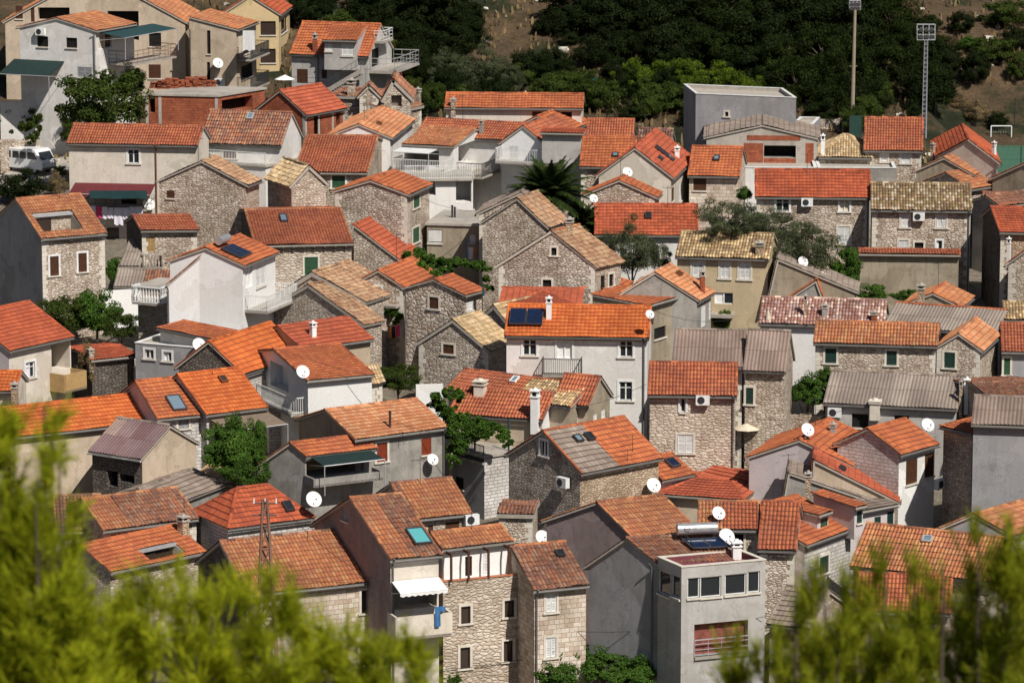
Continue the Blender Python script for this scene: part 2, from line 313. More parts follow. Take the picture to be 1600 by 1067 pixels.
def leafm(name, c1, c2, c3, tr=.3):
    g = NG(name); oi = g.n('ShaderNodeNewGeometry'); f = oi.outputs['Random Per Island']
    col = g.ramp(f, [(0, c1), (.5, c2), (1, c3)]); big = g.noise(.9, g.pos(), 3)
    col = g.mix(1.0, col, g.ramp(big, [(.3, (.7, .72, .7)), (.7, (1.3, 1.25, 1.1))]), 'MULTIPLY')
    g.l(col, g.b.inputs['Base Color']); g.b.inputs['Roughness'].default_value = .7; g.b.inputs['Specular IOR Level'].default_value = .08
    t = g.n('ShaderNodeBsdfTranslucent'); g.l(col, t.inputs[0]); x = g.n('ShaderNodeMixShader'); x.inputs[0].default_value = tr
    g.l(g.b.outputs[0], x.inputs[1]); g.l(t.outputs[0], x.inputs[2]); g.l(x.outputs[0], g.t.nodes['Material Output'].inputs[0]); MC[name] = g.m
leafm('leaf_dark', (.006, .011, .003), (.011, .019, .004), (.022, .032, .008), .12)
leafm('leaf_pine', (.006, .012, .002), (.013, .023, .004), (.032, .046, .008), .15)
leafm('leaf_palm', (.012, .024, .006), (.025, .042, .010), (.055, .075, .02), .15)
leafm('leaf_mid', (.028, .048, .010), (.046, .072, .014), (.075, .10, .02), .25)
leafm('leaf_bright', (.035, .085, .012), (.06, .13, .02), (.10, .17, .035), .3)
leafm('leaf_olive', (.045, .06, .03), (.07, .088, .045), (.10, .115, .065), .2)
leafm('leaf_lime', (.06, .10, .010), (.09, .14, .013), (.14, .19, .02), .3)
leafm('leaf_needle', (.18, .23, .012), (.36, .40, .018), (.54, .55, .030), .46)
leafm('leaf_needle_dull', (.12, .16, .010), (.25, .29, .015), (.42, .42, .028), .44)
leafm('leaf_agave', (.20, .26, .24), (.28, .34, .32), (.36, .42, .38), .1)
leafm('leaf_dry', (.16, .11, .055), (.22, .16, .085), (.30, .23, .13), .2)
# ---------------------------------------------------------------- houses
Z3 = V((0, 0, 1)); FOOT = []
def tilegrid(mb, O, S, Tv, N, Ls, Lt, hl, hr, prof, fine=True, holes=(), m=0, sag=0):
    p, r, amp, st, jit = PROF[prof]
    nc = max(1, round(Ls/p)); nr = max(1, round(Lt/r)); seg = 4 if fine else 1
    s = np.linspace(0, Ls, nc*seg+1); u0 = RNG.integers(0, 400)*p; v0 = RNG.integers(0, 200)*r
    wave = amp*(.5-.5*np.cos(2*np.pi*np.arange(nc*seg+1)/4)) if fine else np.zeros(nc+1)
    if prof in ('flat', 'sheet') and fine: wave = amp*np.array([0, .35, 1, .85])[np.arange(nc*seg+1) % 4]
    t = np.repeat(np.arange(nr+1), 2)[1:-1]*(Lt/nr); lo = (np.arange(2*nr) % 2 == 0)
    Sg, Tg = np.meshgrid(s, t); H = wave[None, :] + np.where(lo, st, 0)[:, None]
    if jit and fine:
        j = RNG.normal(0, jit*.5, (2*nr, nc)); j = np.repeat(j, seg, 1); j = np.concatenate([j, j[:, -1:]], 1); H = H+j
        jt = np.repeat(RNG.normal(0, jit*.8, (2*nr, nc)), seg, 1); Tg = Tg+np.concatenate([jt, jt[:, -1:]], 1)*(lo[:, None])
    f = Tg/Lt
    ph = RNG.uniform(0, 6, 4); H = H + .025*np.sin(Sg*.9+ph[0])*np.sin(Tg*1.1+ph[1]) + .015*np.sin(Sg*2.3+ph[2]+Tg*1.7)
    if sag: H = H - sag*np.sin(np.pi*np.clip(Sg/Ls, 0, 1))*np.sin(np.pi*np.clip(f*.5+.25, 0, 1))
    Sc = np.clip(Sg, hl*f, Ls-hr*f)
    Pn = np.array(O)+Sc[..., None]*np.array(S)+Tg[..., None]*np.array(Tv)+(H[..., None]+.06)*np.array(N)
    nx = len(s); idx = np.arange(2*nr*nx).reshape(2*nr, nx)
    q = np.stack([idx[:-1, :-1], idx[:-1, 1:], idx[1:, 1:], idx[1:, :-1]], -1).reshape(-1, 4)
    # uv: centre of each tile cell keeps colours inside one tile
    uu = Sc+u0; kk = np.arange(2*nr); vv = np.where(lo, (kk//2)*r+r*.1, (kk//2)*r+r*.9)+v0
    colk = np.minimum(np.arange(nx-1)//seg, nc-1); ul = u0+colk*p; fr = (np.arange(nx-1) % seg)
    ua = ul+p*(.04+.92*fr/seg); ub = ul+p*(.04+.92*(fr+1)/seg)
    rowk = np.arange(2*nr-1); va = vv[rowk]; vb = np.where(rowk % 2 == 0, vv[rowk+1], vv[rowk]);
    UA, VA = np.meshgrid(ua, va); UB, VB = np.meshgrid(ub, vb)
    uv = np.stack([np.stack([UA, VA], -1), np.stack([UB, VA], -1), np.stack([UB, VB], -1), np.stack([UA, VB], -1)], 2).reshape(-1, 4, 2)
    keep = np.ones(len(q), bool)
    cs = ((s[:-1]+s[1:])/2)[None, :].repeat(2*nr-1, 0).ravel(); ct = ((t[:-1]+t[1:])/2)[:, None].repeat(nx-1, 1).ravel()
    for (s0, s1, t0, t1) in holes: keep &= ~((cs > s0) & (cs < s1) & (ct > t0) & (ct < t1))
    tt = ct/Lt; keep &= (cs > hl*tt-.15) & (cs < Ls-hr*tt+.15)
    mb.add(Pn.reshape(-1, 3), q[keep], uv[keep], m)

def clip_convex(poly, hp):     # hp: list of (nx,nz,c) keep nx*x+nz*z<=c
    for (a, b, c) in hp:
        out = []
        for i in range(len(poly)):
            p, q = poly[i], poly[(i+1) % len(poly)]; dp = a*p[0]+b*p[1]-c; dq = a*q[0]+b*q[1]-c
            if dp <= 1e-9: out.append(p)
            if (dp < -1e-9 and dq > 1e-9) or (dp > 1e-9 and dq < -1e-9):
                t = dp/(dp-dq); out.append((p[0]+(q[0]-p[0])*t, p[1]+(q[1]-p[1])*t))
        poly = out
        if len(poly) < 3: return []
    return poly

class Face:
    def __init__(s, o, X, N, W, z0, z1, hp=(), apex=None):
        s.o = o; s.X = X; s.N = N; s.W = W; s.z0 = z0; s.z1 = z1; s.hp = list(hp); s.ap = apex; s.open = []
    def loc(s, u, v):
        p = onplane(u, v, s.o, s.N); return (p-s.o).dot(s.X), p.z
    def pt(s, x, z, out=0): return V((s.o.x, s.o.y, 0))+s.X*x+Z3*z+s.N*out
    def rect(s, r):
        u0, v0 = px(r[:2]); u1, v1 = px(r[2:]); uc, vc = (u0+u1)/2, (v0+v1)/2
        x0 = s.loc(u0, vc)[0]; x1 = s.loc(u1, vc)[0]; za = s.loc(uc, v1)[1]; zb = s.loc(uc, v0)[1]
        x0, x1 = min(x0, x1), max(x0, x1); return x0, x1, za, zb
    def mesh(s, mb, m, uo):
        top = s.ap if s.ap else s.z1
        xs = sorted({0, s.W, *[q for o in s.open for q in o[:2]]}); zs = sorted({s.z0, top, *[q for o in s.open for q in o[2:4]]})
        for i in range(len(xs)-1):
            for j in range(len(zs)-1):
                xa, xb, za, zb = xs[i], xs[i+1], zs[j], zs[j+1]
                if xb-xa < 1e-4 or zb-za < 1e-4: continue
                cx, cz = (xa+xb)/2, (za+zb)/2
                if any(o[0] < cx < o[1] and o[2] < cz < o[3] for o in s.open): continue
                pl = clip_convex([(xa, za), (xb, za), (xb, zb), (xa, zb)], s.hp)
                if len(pl) >= 3: mb.poly([s.pt(x, z) for x, z in pl], [(x+uo, z) for x, z in pl], m)
        for (xa, xb, za, zb, dep) in s.open:
            for (p, q) in (((xa, za), (xb, za)), ((xb, za), (xb, zb)), ((xb, zb), (xa, zb)), ((xa, zb), (xa, za))):
                mb.poly([s.pt(*p), s.pt(*q), s.pt(*q, -dep), s.pt(*p, -dep)], [(p[0]+uo, p[1]), (q[0]+uo, q[1]), (q[0]+uo+dep, q[1]), (p[0]+uo+dep, p[1])], m)
    def bar(s, mb, x0, x1, z0, z1, o0, o1, m=0): mb.box(V((s.o.x, s.o.y, 0)), s.X, s.N, Z3, x0, x1, o0, o1, z0, z1, m)

SH = {'g': 'green_paint', 'G': 'dark_green_paint', 'b': 'brown_paint', 'r': 'red_paint', 's': 'white_paint', 't': 'tan_paint', 'y': 'grey_paint'}
class House:
    """a, b: the two front eave corners (photo), z: their height; k: ridge parallel ('x') or perpendicular ('y') to a-b"""
    def __init__(h, label, a, b, z, ap=None, k='x', cu=None, d=None, w='rubble', wl=None, wr=None, r='orange', rf=.5, hip=0, ov=.22, os=.12,
                 pitch=None, cat='house', name='house', parent=None, gut='gutter_grey', z0=None, flat=False, par=0, group=None, sag=0, capm=None, top=None, nocap=False, split=None, slabm='slab_edge', adj=None, absz=None, dl=None, drop=0):
        h.label = label; b_ = b; a = px(a); b = px(b); h.z = z
        za = atg((a[0]+b[0])/2, (a[1]+b[1])/2, z).z if absz is None else absz; z = za; h.z = z
        A = atz(*a, z); B = atz(*b, z)
        if adj: A = A + V((adj[0], adj[1], 0)); B = B+V((adj[0], adj[1], 0))
        ex = (B-A); ex.z = 0; W = ex.length; ex.normalize(); n = V((-ex.y, ex.x, 0))
        if n.y < 0: n = -n
        if not flat: A = A+n*ov+ex*os; B = B+n*ov-ex*os; W -= 2*os
        npn = n
        if dl:
            q0, q1 = px(dl[0]), px(dl[1]); zz = z if k == 'x' or dl[0] == tuple(b_) else z+1.2; m1 = atz(*q1, zz)-atz(*q0, zz); m1.z = 0
            if d is None: d = min(13, max(2, m1.length))
            m1.normalize(); a_ = m1.angle(n); lim = R(48)
            if a_ > lim: m1 = (n*math.cos(lim)+(m1-n*m1.dot(n)).normalized()*math.sin(lim))
            n = m1.normalized()
        h.ex, h.n, h.W = ex, n, W; NR = V((n.y, -n.x, 0))
        if ap: ap = px(ap)
        dflt = math.tan(R(pitch or 25)); D = d
        if cu is not None:
            cux = OX+cu/SC_; base = A if n.x < 0 else B; dd = ray(cux, 500)
            # horizontal plane of sight for that picture column (column is nearly vertical in the world too)
            lo_, hi_ = .3, 40
            f = lambda q: proj(base+n*q)[0]-cux
            if f(lo_)*f(hi_) < 0:
                for _ in range(50):
                    mid = (lo_+hi_)/2
                    if f(lo_)*f(mid) <= 0: hi_ = mid
                    else: lo_ = mid
                D = lo_
            else: print('CU?', label, round(n.x, 2))
            if D and D > 16: D = 16
        def ridgev(D_, rise):
            if k == 'x':
                p, q = A+n*(rf*D_)+Z3*rise, B+n*(rf*D_)+Z3*rise
                (u1, v1), (u2, v2) = proj(p), proj(q)
                t = 0 if abs(u2-u1) < 1 else min(1.0, max(0.0, (ap[0]-u1)/(u2-u1))); return v1+(v2-v1)*t
            return proj(A+ex*(rf*W)+Z3*rise)[1]
        rise = None
        if flat: rise = 0; D = D or 6
        elif k == 'x':
            if D is None:
                if ap is None: D = 6
                else:
                    lo_, hi_ = 1, 22
                    for _ in range(50):
                        mid = (lo_+hi_)/2
                        if ridgev(mid, dflt*(rf*mid)) > ap[1]: lo_ = mid
                        else: hi_ = mid
                    D = lo_
            run = max(rf, 1-rf)*D if rf < 1 else D
        else:
            D = D or 7; run = max(rf, 1-rf)*W
        if rise is None:
            if ap is None or (k == 'x' and cu is None and d is None): rise = dflt*run if k == 'y' or rf >= 1 else dflt*rf*D
            else:
                lo_, hi_ = 0, 12
                for _ in range(50):
                    mid = (lo_+hi_)/2
                    if ridgev(D, mid) > ap[1]: lo_ = mid
                    else: hi_ = mid
                rise = lo_
            sl = rise/max(.1, run)
            if sl > .85 or sl < .12: print('SLOPE', label, 'slope %.2f rise %.2f D %.1f W %.1f' % (sl, rise, D, W))
            rise = min(max(rise, .08*run), 1.0*run)
        h.D, h.rise, h.A, h.B = D, rise, A, B
        cen = A+ex*(W/2)+n*(D/2); g0 = gz(cen.x, cen.y); h.g0 = min(gz(p.x, p.y) for p in (A, B, A+n*D, B+n*D))
        zb = h.g0-.3 if z0 is None else h.g0+z0; h.zb = zb
        if parent is None:
            h.root = thing(name, label, cat, (cen.x, cen.y, max(zb, g0)), math.atan2(ex.y, ex.x), group); h.main = h
            FOOT.append((label, A.copy(), ex.copy(), n.copy(), W, D, z, rise))
        else: h.root = parent.root; h.main = parent
        h.kind = k; h.rf = rf; h.par = par
        ze = z; zr = z+rise; Fl = V((A.x, A.y, 0)); Bl = V((B.x, B.y, 0))
        hp = []
        if k == 'x' and not flat and not hip:
            ya, yb = rf*D, (1-rf)*D
            def tri(flip):
                c = []
                if ya > .01: s1 = rise/ya; c.append((-s1, 1, ze) if not flip else (s1, 1, ze+s1*D))
                if yb > .01: s2 = (rise+drop)/yb; c.append((s2, 1, ze-drop+s2*D) if not flip else (-s2, 1, ze-drop))
                return c
            fr = Face(Fl, ex, -npn, W, zb, ze); bk = Face(Bl+n*D, -ex, npn, W, zb, ze-drop if rf < .99 else zr)
            rt = Face(Bl, n, NR, D, zb, ze, tri(False), zr); lf = Face(Fl+n*D, -n, -NR, D, zb, ze, tri(True), zr)
        elif k == 'y' and not flat:
            xa, xb = rf*W, (1-rf)*W
            def tri2(flip):
                c = []
                if xa > .01: s1 = rise/xa; c.append((-s1, 1, ze) if not flip else (s1, 1, ze+s1*W))
                if xb > .01: s2 = rise/xb; c.append((s2, 1, ze+s2*W) if not flip else (-s2, 1, ze))
                return c
            fr = Face(Fl, ex, -npn, W, zb, ze, tri2(False), zr); bk = Face(Bl+n*D, -ex, npn, W, zb, ze, tri2(True), zr)
            rt = Face(Bl, n, NR, D, zb, ze if rf < .99 else zr); lf = Face(Fl+n*D, -n, -NR, D, zb, ze if rf > .01 else zr)
        else:
            fr = Face(Fl, ex, -npn, W, zb, ze); bk = Face(Bl+n*D, -ex, npn, W, zb, ze); rt = Face(Bl, n, NR, D, zb, ze); lf = Face(Fl+n*D, -n, -NR, D, zb, ze)
        h.f = {'f': fr, 'b': bk, 'r': rt, 'l': lf}; h.wm = {'f': w, 'r': wr or w, 'l': wl or w, 'b': w}
        # roof planes: (O, S, Tdir, N, Ls, Lt, hl, hr)
        h.planes = []
        def plane(o, S, H, Ls, run, rz, ov_, os_, hl=0, hr=0):
            Lh = math.hypot(run, rz); Tv = (H*run+Z3*rz)/Lh; N = S.cross(Tv).normalized(); N = N if N.z > 0 else -N
            ext = ov_*Lh/run; O = o-S*os_-Tv*ext
            return (O, S, Tv, N, Ls+2*os_, Lh+ext, hl and hl+os_, hr and hr+os_)
        h.holes = []; h.rm = r; h.split = split; h.sag = sag*.4; h.flat = flat; h.capm = capm; h.nocap = nocap; h.ov = ov; h.hip = hip; h.slabm = slabm
        At = Fl+Z3*ze; Bt = Bl+Z3*ze
        if not flat:
            if k == 'x':
                hh = hip*D/2 if hip else 0
                hh = min(hh, W*.48)
                if rf > .01: h.planes.append(plane(At, ex, n, W, rf*D, rise, ov, os, hh, hh))
                if rf < .99: h.planes.append(plane(Bt+n*D-Z3*drop, -ex, -n, W, (1-rf)*D, rise+drop, ov, os, hh, hh))
                if hh:
                    h.planes.append(plane(Bt, n, -ex, D, hh, rise, os, ov, D/2, D/2)); h.planes.append(plane(At+n*D, -n, ex, D, hh, rise, os, ov, D/2, D/2))
            else:
                if rf > .01: h.planes.append(plane(At+n*D, -n, ex, D, rf*W, rise, ov, os))
                if rf < .99: h.planes.append(plane(Bt, n, -ex, D, (1-rf)*W, rise, ov, os))
        h.gut = gut
        HS.append(h)
    # ---- openings, all given by their photo rectangle
    def W_(h, face, items):
        F_ = h.f[face]
        for it in items:
            ty = it[0]; x0, x1, z0, z1 = F_.rect(it[1:5]); x0 = max(x0, .06); x1 = min(x1, F_.W-.06)
            if x1-x0 < .2 or z1-z0 < .2: print('WIN?', h.label, it, round(x0, 2), round(x1, 2), round(F_.W, 2)); continue
            if z1 > F_.z1-.04 and not F_.ap: z1 = F_.z1-.04
            z0 = max(z0, F_.z0+.3)
            if z1-z0 < .2: print('WINZ', h.label, it); continue
            h._win(F_, ty, x0, x1, z0, z1)
        return h
    def _win(h, F_, ty, x0, x1, z0, z1):
        c = ty[0]; plus = '+' in ty; dep = .2; isdoor = 'D' in ty; P = h.root; w, t = x1-x0, z1-z0
        F_.open.append((x0, x1, z0, z1, dep))
        mb = MB(); fw = .055
        fm = {'b': 'brown_paint', 'r': 'red_paint', 'g': 'green_paint', 'G': 'dark_green_paint', 'W': 'brown_paint'}.get(c, 'white_paint')
        if c in 'dk': fm = 'dark_wood'
        for r_ in ((x0, x0+fw, z0, z1), (x1-fw, x1, z0, z1), (x0+fw, x1-fw, z0, z0+fw), (x0+fw, x1-fw, z1-fw, z1)): F_.bar(mb, *r_, -.14, -.07)
        if c in 'wWo' and w > .5 and 'v' not in ty:
            F_.bar(mb, (x0+x1)/2-.04, (x0+x1)/2+.04, z0+fw, z1-fw, -.14, -.06)
            if t > .9: F_.bar(mb, x0+fw, (x0+x1)/2-.04, z0+t*.66, z0+t*.66+.04, -.13, -.075); F_.bar(mb, (x0+x1)/2+.04, x1-fw, z0+t*.66, z0+t*.66+.04, -.13, -.075)
        wo = mb.build('door' if isdoor else 'window', M(fm), P)
        mb = MB(); mb.poly([F_.pt(x0, z0, -.12), F_.pt(x1, z0, -.12), F_.pt(x1, z1, -.12), F_.pt(x0, z1, -.12)])
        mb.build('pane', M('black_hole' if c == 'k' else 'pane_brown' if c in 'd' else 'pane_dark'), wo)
        if c in 'wWo' and 'v' not in ty and random.random() < .5:
            mb = MB(); xc = x0+w*random.choice([.5, .38, 1.0]); mb.poly([F_.pt(x0+.05, z0+.05, -.118), F_.pt(xc-.04, z0+.05, -.118), F_.pt(xc-.04, z1-.05, -.118), F_.pt(x0+.05, z1-.05, -.118)]); mb.build('curtain', M(random.choice(['fabric_white', 'fabric_beige', 'fabric_lilac'])), wo)
        if c in SH or c == 'R':
            sm = M(SH.get(c, 'white_paint'))
            if c == 'R':                         # roller blind
                mb = MB(); zz = z0+t*.12
                k = int((z1-zz)/.07)
                for i in range(k): F_.bar(mb, x0+.03, x1-.03, zz+i*(z1-zz)/k, zz+(i+.85)*(z1-zz)/k, -.06, -.04)
                mb.build('blind', sm, wo)
            else:
                xs = [(x0+.02, (x0+x1)/2-.01), ((x0+x1)/2+.01, x1-.02)] if w > .55 else [(x0+.02, x1-.02)]
                for xa, xb in xs:
                    mb = MB(); e = .05
                    for r_ in ((xa, xa+e, z0+.02, z1-.02), (xb-e, xb, z0+.02, z1-.02), (xa+e, xb-e, z0+.02, z0+.02+e), (xa+e, xb-e, z1-.02-e, z1-.02), (xa+e, xb-e, (z0+z1)/2-e/2, (z0+z1)/2+e/2)): F_.bar(mb, *r_, -.05, -.01)
                    k = max(3, int(t/.09))
                    for i in range(k):
                        za = z0+.07+i*(t-.14)/k; F_.bar(mb, xa+e, xb-e, za, za+(t-.14)/k*.72, -.04, -.022)
                    mb.build('shutter', sm, wo)
        if c == 'o':
            for xa, xb in ((x0-w*.48, x0-.02), (x1+.02, x1+w*.48)):
                mb = MB(); F_.bar(mb, xa, xb, z0, z1, .02, .06)
                for i in range(int(t/.1)): F_.bar(mb, xa+.05, xb-.05, z0+.05+i*.1, z0+.1+i*.1, .06, .072)
                mb.build('shutter', M('white_paint'), wo)
        if plus:
            q = .13; mb = MB(); fz = z0-(0 if isdoor else q*.7)
            for r_ in ((x0-q, x0, fz, z1+q), (x1, x1+q, fz, z1+q), (x0, x1, z1, z1+q)): F_.bar(mb, *r_, -.02, .035)
            mb.build('surround', M('white_paint' if c in 'wR' or 'p' in ty else 'frame_stone'), wo)
        if not isdoor:
            mb = MB(); F_.bar(mb, x0-(.18 if plus else .06), x1+(.18 if plus else .06), z0-.09, z0, -.1, .09); mb.build('sill', M('frame_stone'), wo)
    def opening(h, face, r, dep=.9, m='black_hole', z=None):
        """an open loggia or unglazed hole"""
        F_ = h.f[face]; x0, x1, z0, z1 = F_.rect(r); x0 = max(x0, .1); x1 = min(x1, F_.W-.1)
        if not F_.ap: z1 = min(z1, F_.z1-.05)
        if x1-x0 < .2 or z1-z0 < .2: print('OPEN?', h.label); return h
        F_.open.append((x0, x1, z0, z1, dep)); mb = MB()
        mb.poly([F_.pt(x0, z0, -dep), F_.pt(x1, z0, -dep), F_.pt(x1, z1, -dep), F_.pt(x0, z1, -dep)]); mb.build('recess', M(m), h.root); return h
    def at(h, face, u, v):
        F_ = h.f[face]; x, z = F_.loc(*px((u, v))); return F_, x, z
    def ac(h, face, r):
        F_ = h.f[face]; x0, x1, z0, z1 = F_.rect(r); xc, zc = (x0+x1)/2, (z0+z1)/2; w, t = .40, .28
        mb = MB(); F_.bar(mb, xc-w, xc+w, zc-t, zc+t, .12, .42); F_.bar(mb, xc-w*.7, xc-w*.6, zc-t-.05, zc-t, 0, .4); F_.bar(mb, xc+w*.6, xc+w*.7, zc-t-.05, zc-t, 0, .4)
        o = mb.build('air_conditioner', M('white_paint'), h.root); mb = MB(); c = F_.pt(xc-.1, zc, .421)
        mb.tube(c, c+F_.N*.01, .22, .22, 16); mb.build('fan_grille', M('plastic_dark'), o); return h
    def dish(h, u, v, r, face='f', out=.5, az=None):
        F_ = h.f[face]; uu, vv = px((u, v)); base = onplane(uu, vv, F_.o, F_.N); c = base - ray(uu, vv)*(out/ray(uu, vv).dot(-F_.N)*-1) if False else base+F_.N*out
        # keep it on the sight line of its photo position, out metres before the wall
        c = onplane(uu, vv, F_.o+F_.N*out, F_.N); return _dish(h.root, c, r/SC_*mpp(c), F_.pt(*[(c-F_.o).dot(F_.X), c.z-.35], 0), az)
    def roofhit(h, u, v):
        uu, vv = px((u, v)); d = ray(uu, vv); best = None
        for i, (O, S, Tv, N, Ls, Lt, hl, hr) in enumerate(h.planes):
            dn = d.dot(N)
            if dn > -1e-4: continue
            t = (O-CP).dot(N)/dn; p = CP+d*t; s_ = (p-O).dot(S); t_ = (p-O).dot(Tv)
            e = max(0, -s_)+max(0, s_-Ls)+max(0, -t_)+max(0, t_-Lt)
            if best is None or e < best[0]: best = (e, p, i, s_, t_)
        return best
    def chim(h, u, v, wpx, hpx, kind='white'):
        b = h.roofhit(u, v) if not h.flat else None
        p = b[1] if b else atz(*px((u, v)), h.z+h.par*.0)
        w = max(.22, wpx/SC_*mpp(p)); t = hpx/SC_*mpp(p)/math.cos(PITCH); rz = math.atan2(h.ex.y, h.ex.x)
        if kind == 'pipe':
            mb = MB(); mb.tube(p-Z3*.3, p+Z3*t, .07, .07, 8); mb.tube(p+Z3*t, p+Z3*(t+.06), .13, .02, 8); mb.build('flue_pipe', M('metal_dark'), h.root); return h
        m = {'white': 'plaster_pure', 'brick': 'brick_red', 'stone': 'stone_rubble', 'grey': 'plaster_cement', 'cream': 'plaster_cream', 'brown': 'stone_brown'}[kind]
        mb = MB(); mb.wbox(p-Z3*.8, w*.8, w*.8, t*.72+.8, rz); o = mb.build('chimney', M(m), h.root)
        mb = MB(); q = p+Z3*t*.72; mb.wbox(q, w, w, .07, rz)
        for a_, b_ in ((-1, -1), (1, -1), (-1, 1), (1, 1)):
            X = V((math.cos(rz), math.sin(rz), 0)); Y = V((-math.sin(rz), math.cos(rz), 0)); mb.wbox(q+X*a_*w*.32+Y*b_*w*.32+Z3*.07, w*.16, w*.16, t*.15, rz)
        mb.wbox(q+Z3*(.07+t*.15), w*1.05, w*1.05, .07, rz)
        X = V((math.cos(rz), math.sin(rz), 0)); mb.tube(q+Z3*(.14+t*.15), q+Z3*(.14+t*.15)+Z3*.12, w*.25, w*.18, 8)
        mb.build('chimney_cap', M(m if kind in ('white', 'cream') else 'slab_edge'), o)
        mb = MB(); mb.wbox(q+Z3*.071, w*.5, w*.5, t*.14, rz); mb.build('flue', M('black_hole'), o); return h
    def sky(h, r, m='pane_dark', fr='metal_dark', quad=None):
        x0, y0, x1, y1 = r; b = h.roofhit((x0+x1)/2, (y0+y1)/2)
        if not b: return h
        _, p, i, s_, t_ = b; O, S, Tv, N, Ls, Lt, hl, hr = h.planes[i]; k = mpp(p)/SC_
        w = abs(x1-x0)*k*.85; a1 = h.roofhit((x0+x1)/2, y0); a2 = h.roofhit((x0+x1)/2, y1); t = max(.4, abs(a1[4]-a2[4])*.9); w = max(w, .45)
        X, Y = S, Tv; mb = MB(); e = .07; c = p+N*.03
        for q in ((-w/2, -w/2+e, -t/2, t/2), (w/2-e, w/2, -t/2, t/2), (-w/2+e, w/2-e, -t/2, -t/2+e), (-w/2+e, w/2-e, t/2-e, t/2)): mb.box(c, X, Y, N, *q, -.02, .24)
        o = mb.build('skylight', M(fr), h.root); mb = MB(); mb.box(c, X, Y, N, -w/2+e, w/2-e, -t/2+e, t/2-e, 0, .20); mb.build('pane', M(m), o); return h
    def solar(h, r, n=2, tank=False):
        x0, y0, x1, y1 = r; b = h.roofhit((x0+x1)/2, (y0+y1)/2); _, p, i, s_, t_ = b; O, S, Tv, N, Ls, Lt, hl, hr = h.planes[i]
        sa = h.roofhit(x0, (y0+y1)/2)[3]; sb = h.roofhit(x1, (y0+y1)/2)[3]; ta = h.roofhit((x0+x1)/2, y1)[4]; tb = h.roofhit((x0+x1)/2, y0)[4]
        w = abs(sb-sa); t = abs(tb-ta); c = p+N*.36
        for j in range(n):
            xa = -w/2+j*w/n+.02; xb = -w/2+(j+1)*w/n-.02; mb = MB(); mb.box(c, S, Tv, N, xa, xb, -t/2, t/2, -.09, 0); o = mb.build('solar_panel', M('panel_frame'), h.root)
            mb = MB(); mb.box(c, S, Tv, N, xa+.04, xb-.04, -t/2+.04, t/2-.04, 0, .008); mb.build('panel_glass', M('panel_blue'), o)
        if tank:
            q = c+Tv*(t/2+.3)+Z3*.3; mb = MB(); L = w*.5; mb.tube(q-S*L, q+S*L, .30, .30, 20); mb.tube(q-S*(L+.04), q-S*L, .22, .30, 20); mb.tube(q+S*L, q+S*(L+.04), .30, .22, 20)
            o = mb.build('water_tank', M('tank_silver'), h.root, True); mb = MB()
            for e in (-.8, .8): mb.tube(q+S*L*e-Z3*.25, q+S*L*e-Tv*.1-Z3*.75, .03, .03, 5); mb.tube(q+S*L*e, c+S*L*e-Tv*t*.4, .02, .02, 5)
            mb.build('tank_stand', M('metal_dark'), o); h.tank = (q, S, L, o)
        return h
    def panel(h, u, v, w, t, n=1):
        b = h.roofhit(u, v); _, p, i, s_, t_ = b; O, S, Tv, N, Ls, Lt, hl, hr = h.planes[i]; c = p+N*.26
        for j in range(n):
            xa = -w/2+j*w/n+.02; xb = -w/2+(j+1)*w/n-.02; mb = MB(); mb.box(c, S, Tv, N, xa, xb, -t/2, t/2, -.09, 0); o = mb.build('solar_panel', M('panel_frame'), h.root)
            mb = MB(); mb.box(c, S, Tv, N, xa+.04, xb-.04, -t/2+.04, t/2-.04, 0, .008); mb.build('panel_glass', M('panel_blue'), o)
        return c, S, Tv, N
    def balcony(h, face, u0, u1, v, out=1.2, hh=1.0, ty='rail', m='white_paint', slab='conc', drop=.14, sides=True):
        F_ = h.f[face]; vm = v; xa = F_.loc(*px((u0, v)))[0]; xb = F_.loc(*px((u1, v)))[0]; xa, xb = min(xa, xb), max(xa, xb)
        z = F_.loc(*px(((u0+u1)/2, v)))[1] + 0
        mb = MB(); F_.bar(mb, xa, xb, z-drop, z, 0, out); o = mb.build('balcony', M(slab), h.root)
        mb = MB()
        def run(p, q):
            d = q-p; L = d.length; X = d/L; Y = Z3.cross(X)
            if ty == 'para': mb.box(p, X, Y, Z3, 0, L, -.06, .06, -drop, hh)
            elif ty == 'glass':
                k = max(1, round(L/1.2))
                for i in range(k+1): mb.box(p, X, Y, Z3, L*i/k-.02, L*i/k+.02, -.02, .02, 0, hh)
                mb.box(p, X, Y, Z3, 0, L, -.03, .03, hh, hh+.04)
                for i in range(k): mb.box(p, X, Y, Z3, L*i/k+.05, L*(i+1)/k-.05, -.006, .006, .1, hh-.05)
            elif ty == 'balus':
                mb.box(p, X, Y, Z3, 0, L, -.08, .08, hh-.1, hh); mb.box(p, X, Y, Z3, 0, L, -.08, .08, 0, .08); k = max(2, round(L/.22))
                for i in range(k+1):
                    c = p+X*(L*i/k)
                    for (z1_, r1), (z2_, r2) in zip([(.08, .05), (.3, .08), (.5, .035), (.8, .05)][:-1], [(.3, .08), (.5, .035), (.8, .05)]): mb.tube(c+Z3*z1_*hh/.9, c+Z3*z2_*hh/.9, r1, r2, 6, caps=False)
            else:
                mb.box(p, X, Y, Z3, 0, L, -.025, .025, hh-.05, hh); mb.box(p, X, Y, Z3, 0, L, -.02, .02, .08, .11); k = max(2, round(L/(.13 if ty == 'rail' else .8)))
                for i in range(k+1): mb.box(p, X, Y, Z3, L*i/k-.012, L*i/k+.012, -.012, .012, 0, hh-.05)
                if ty == 'rails':
                    for zz in (.35, .65): mb.box(p, X, Y, Z3, 0, L, -.015, .015, zz, zz+.03)
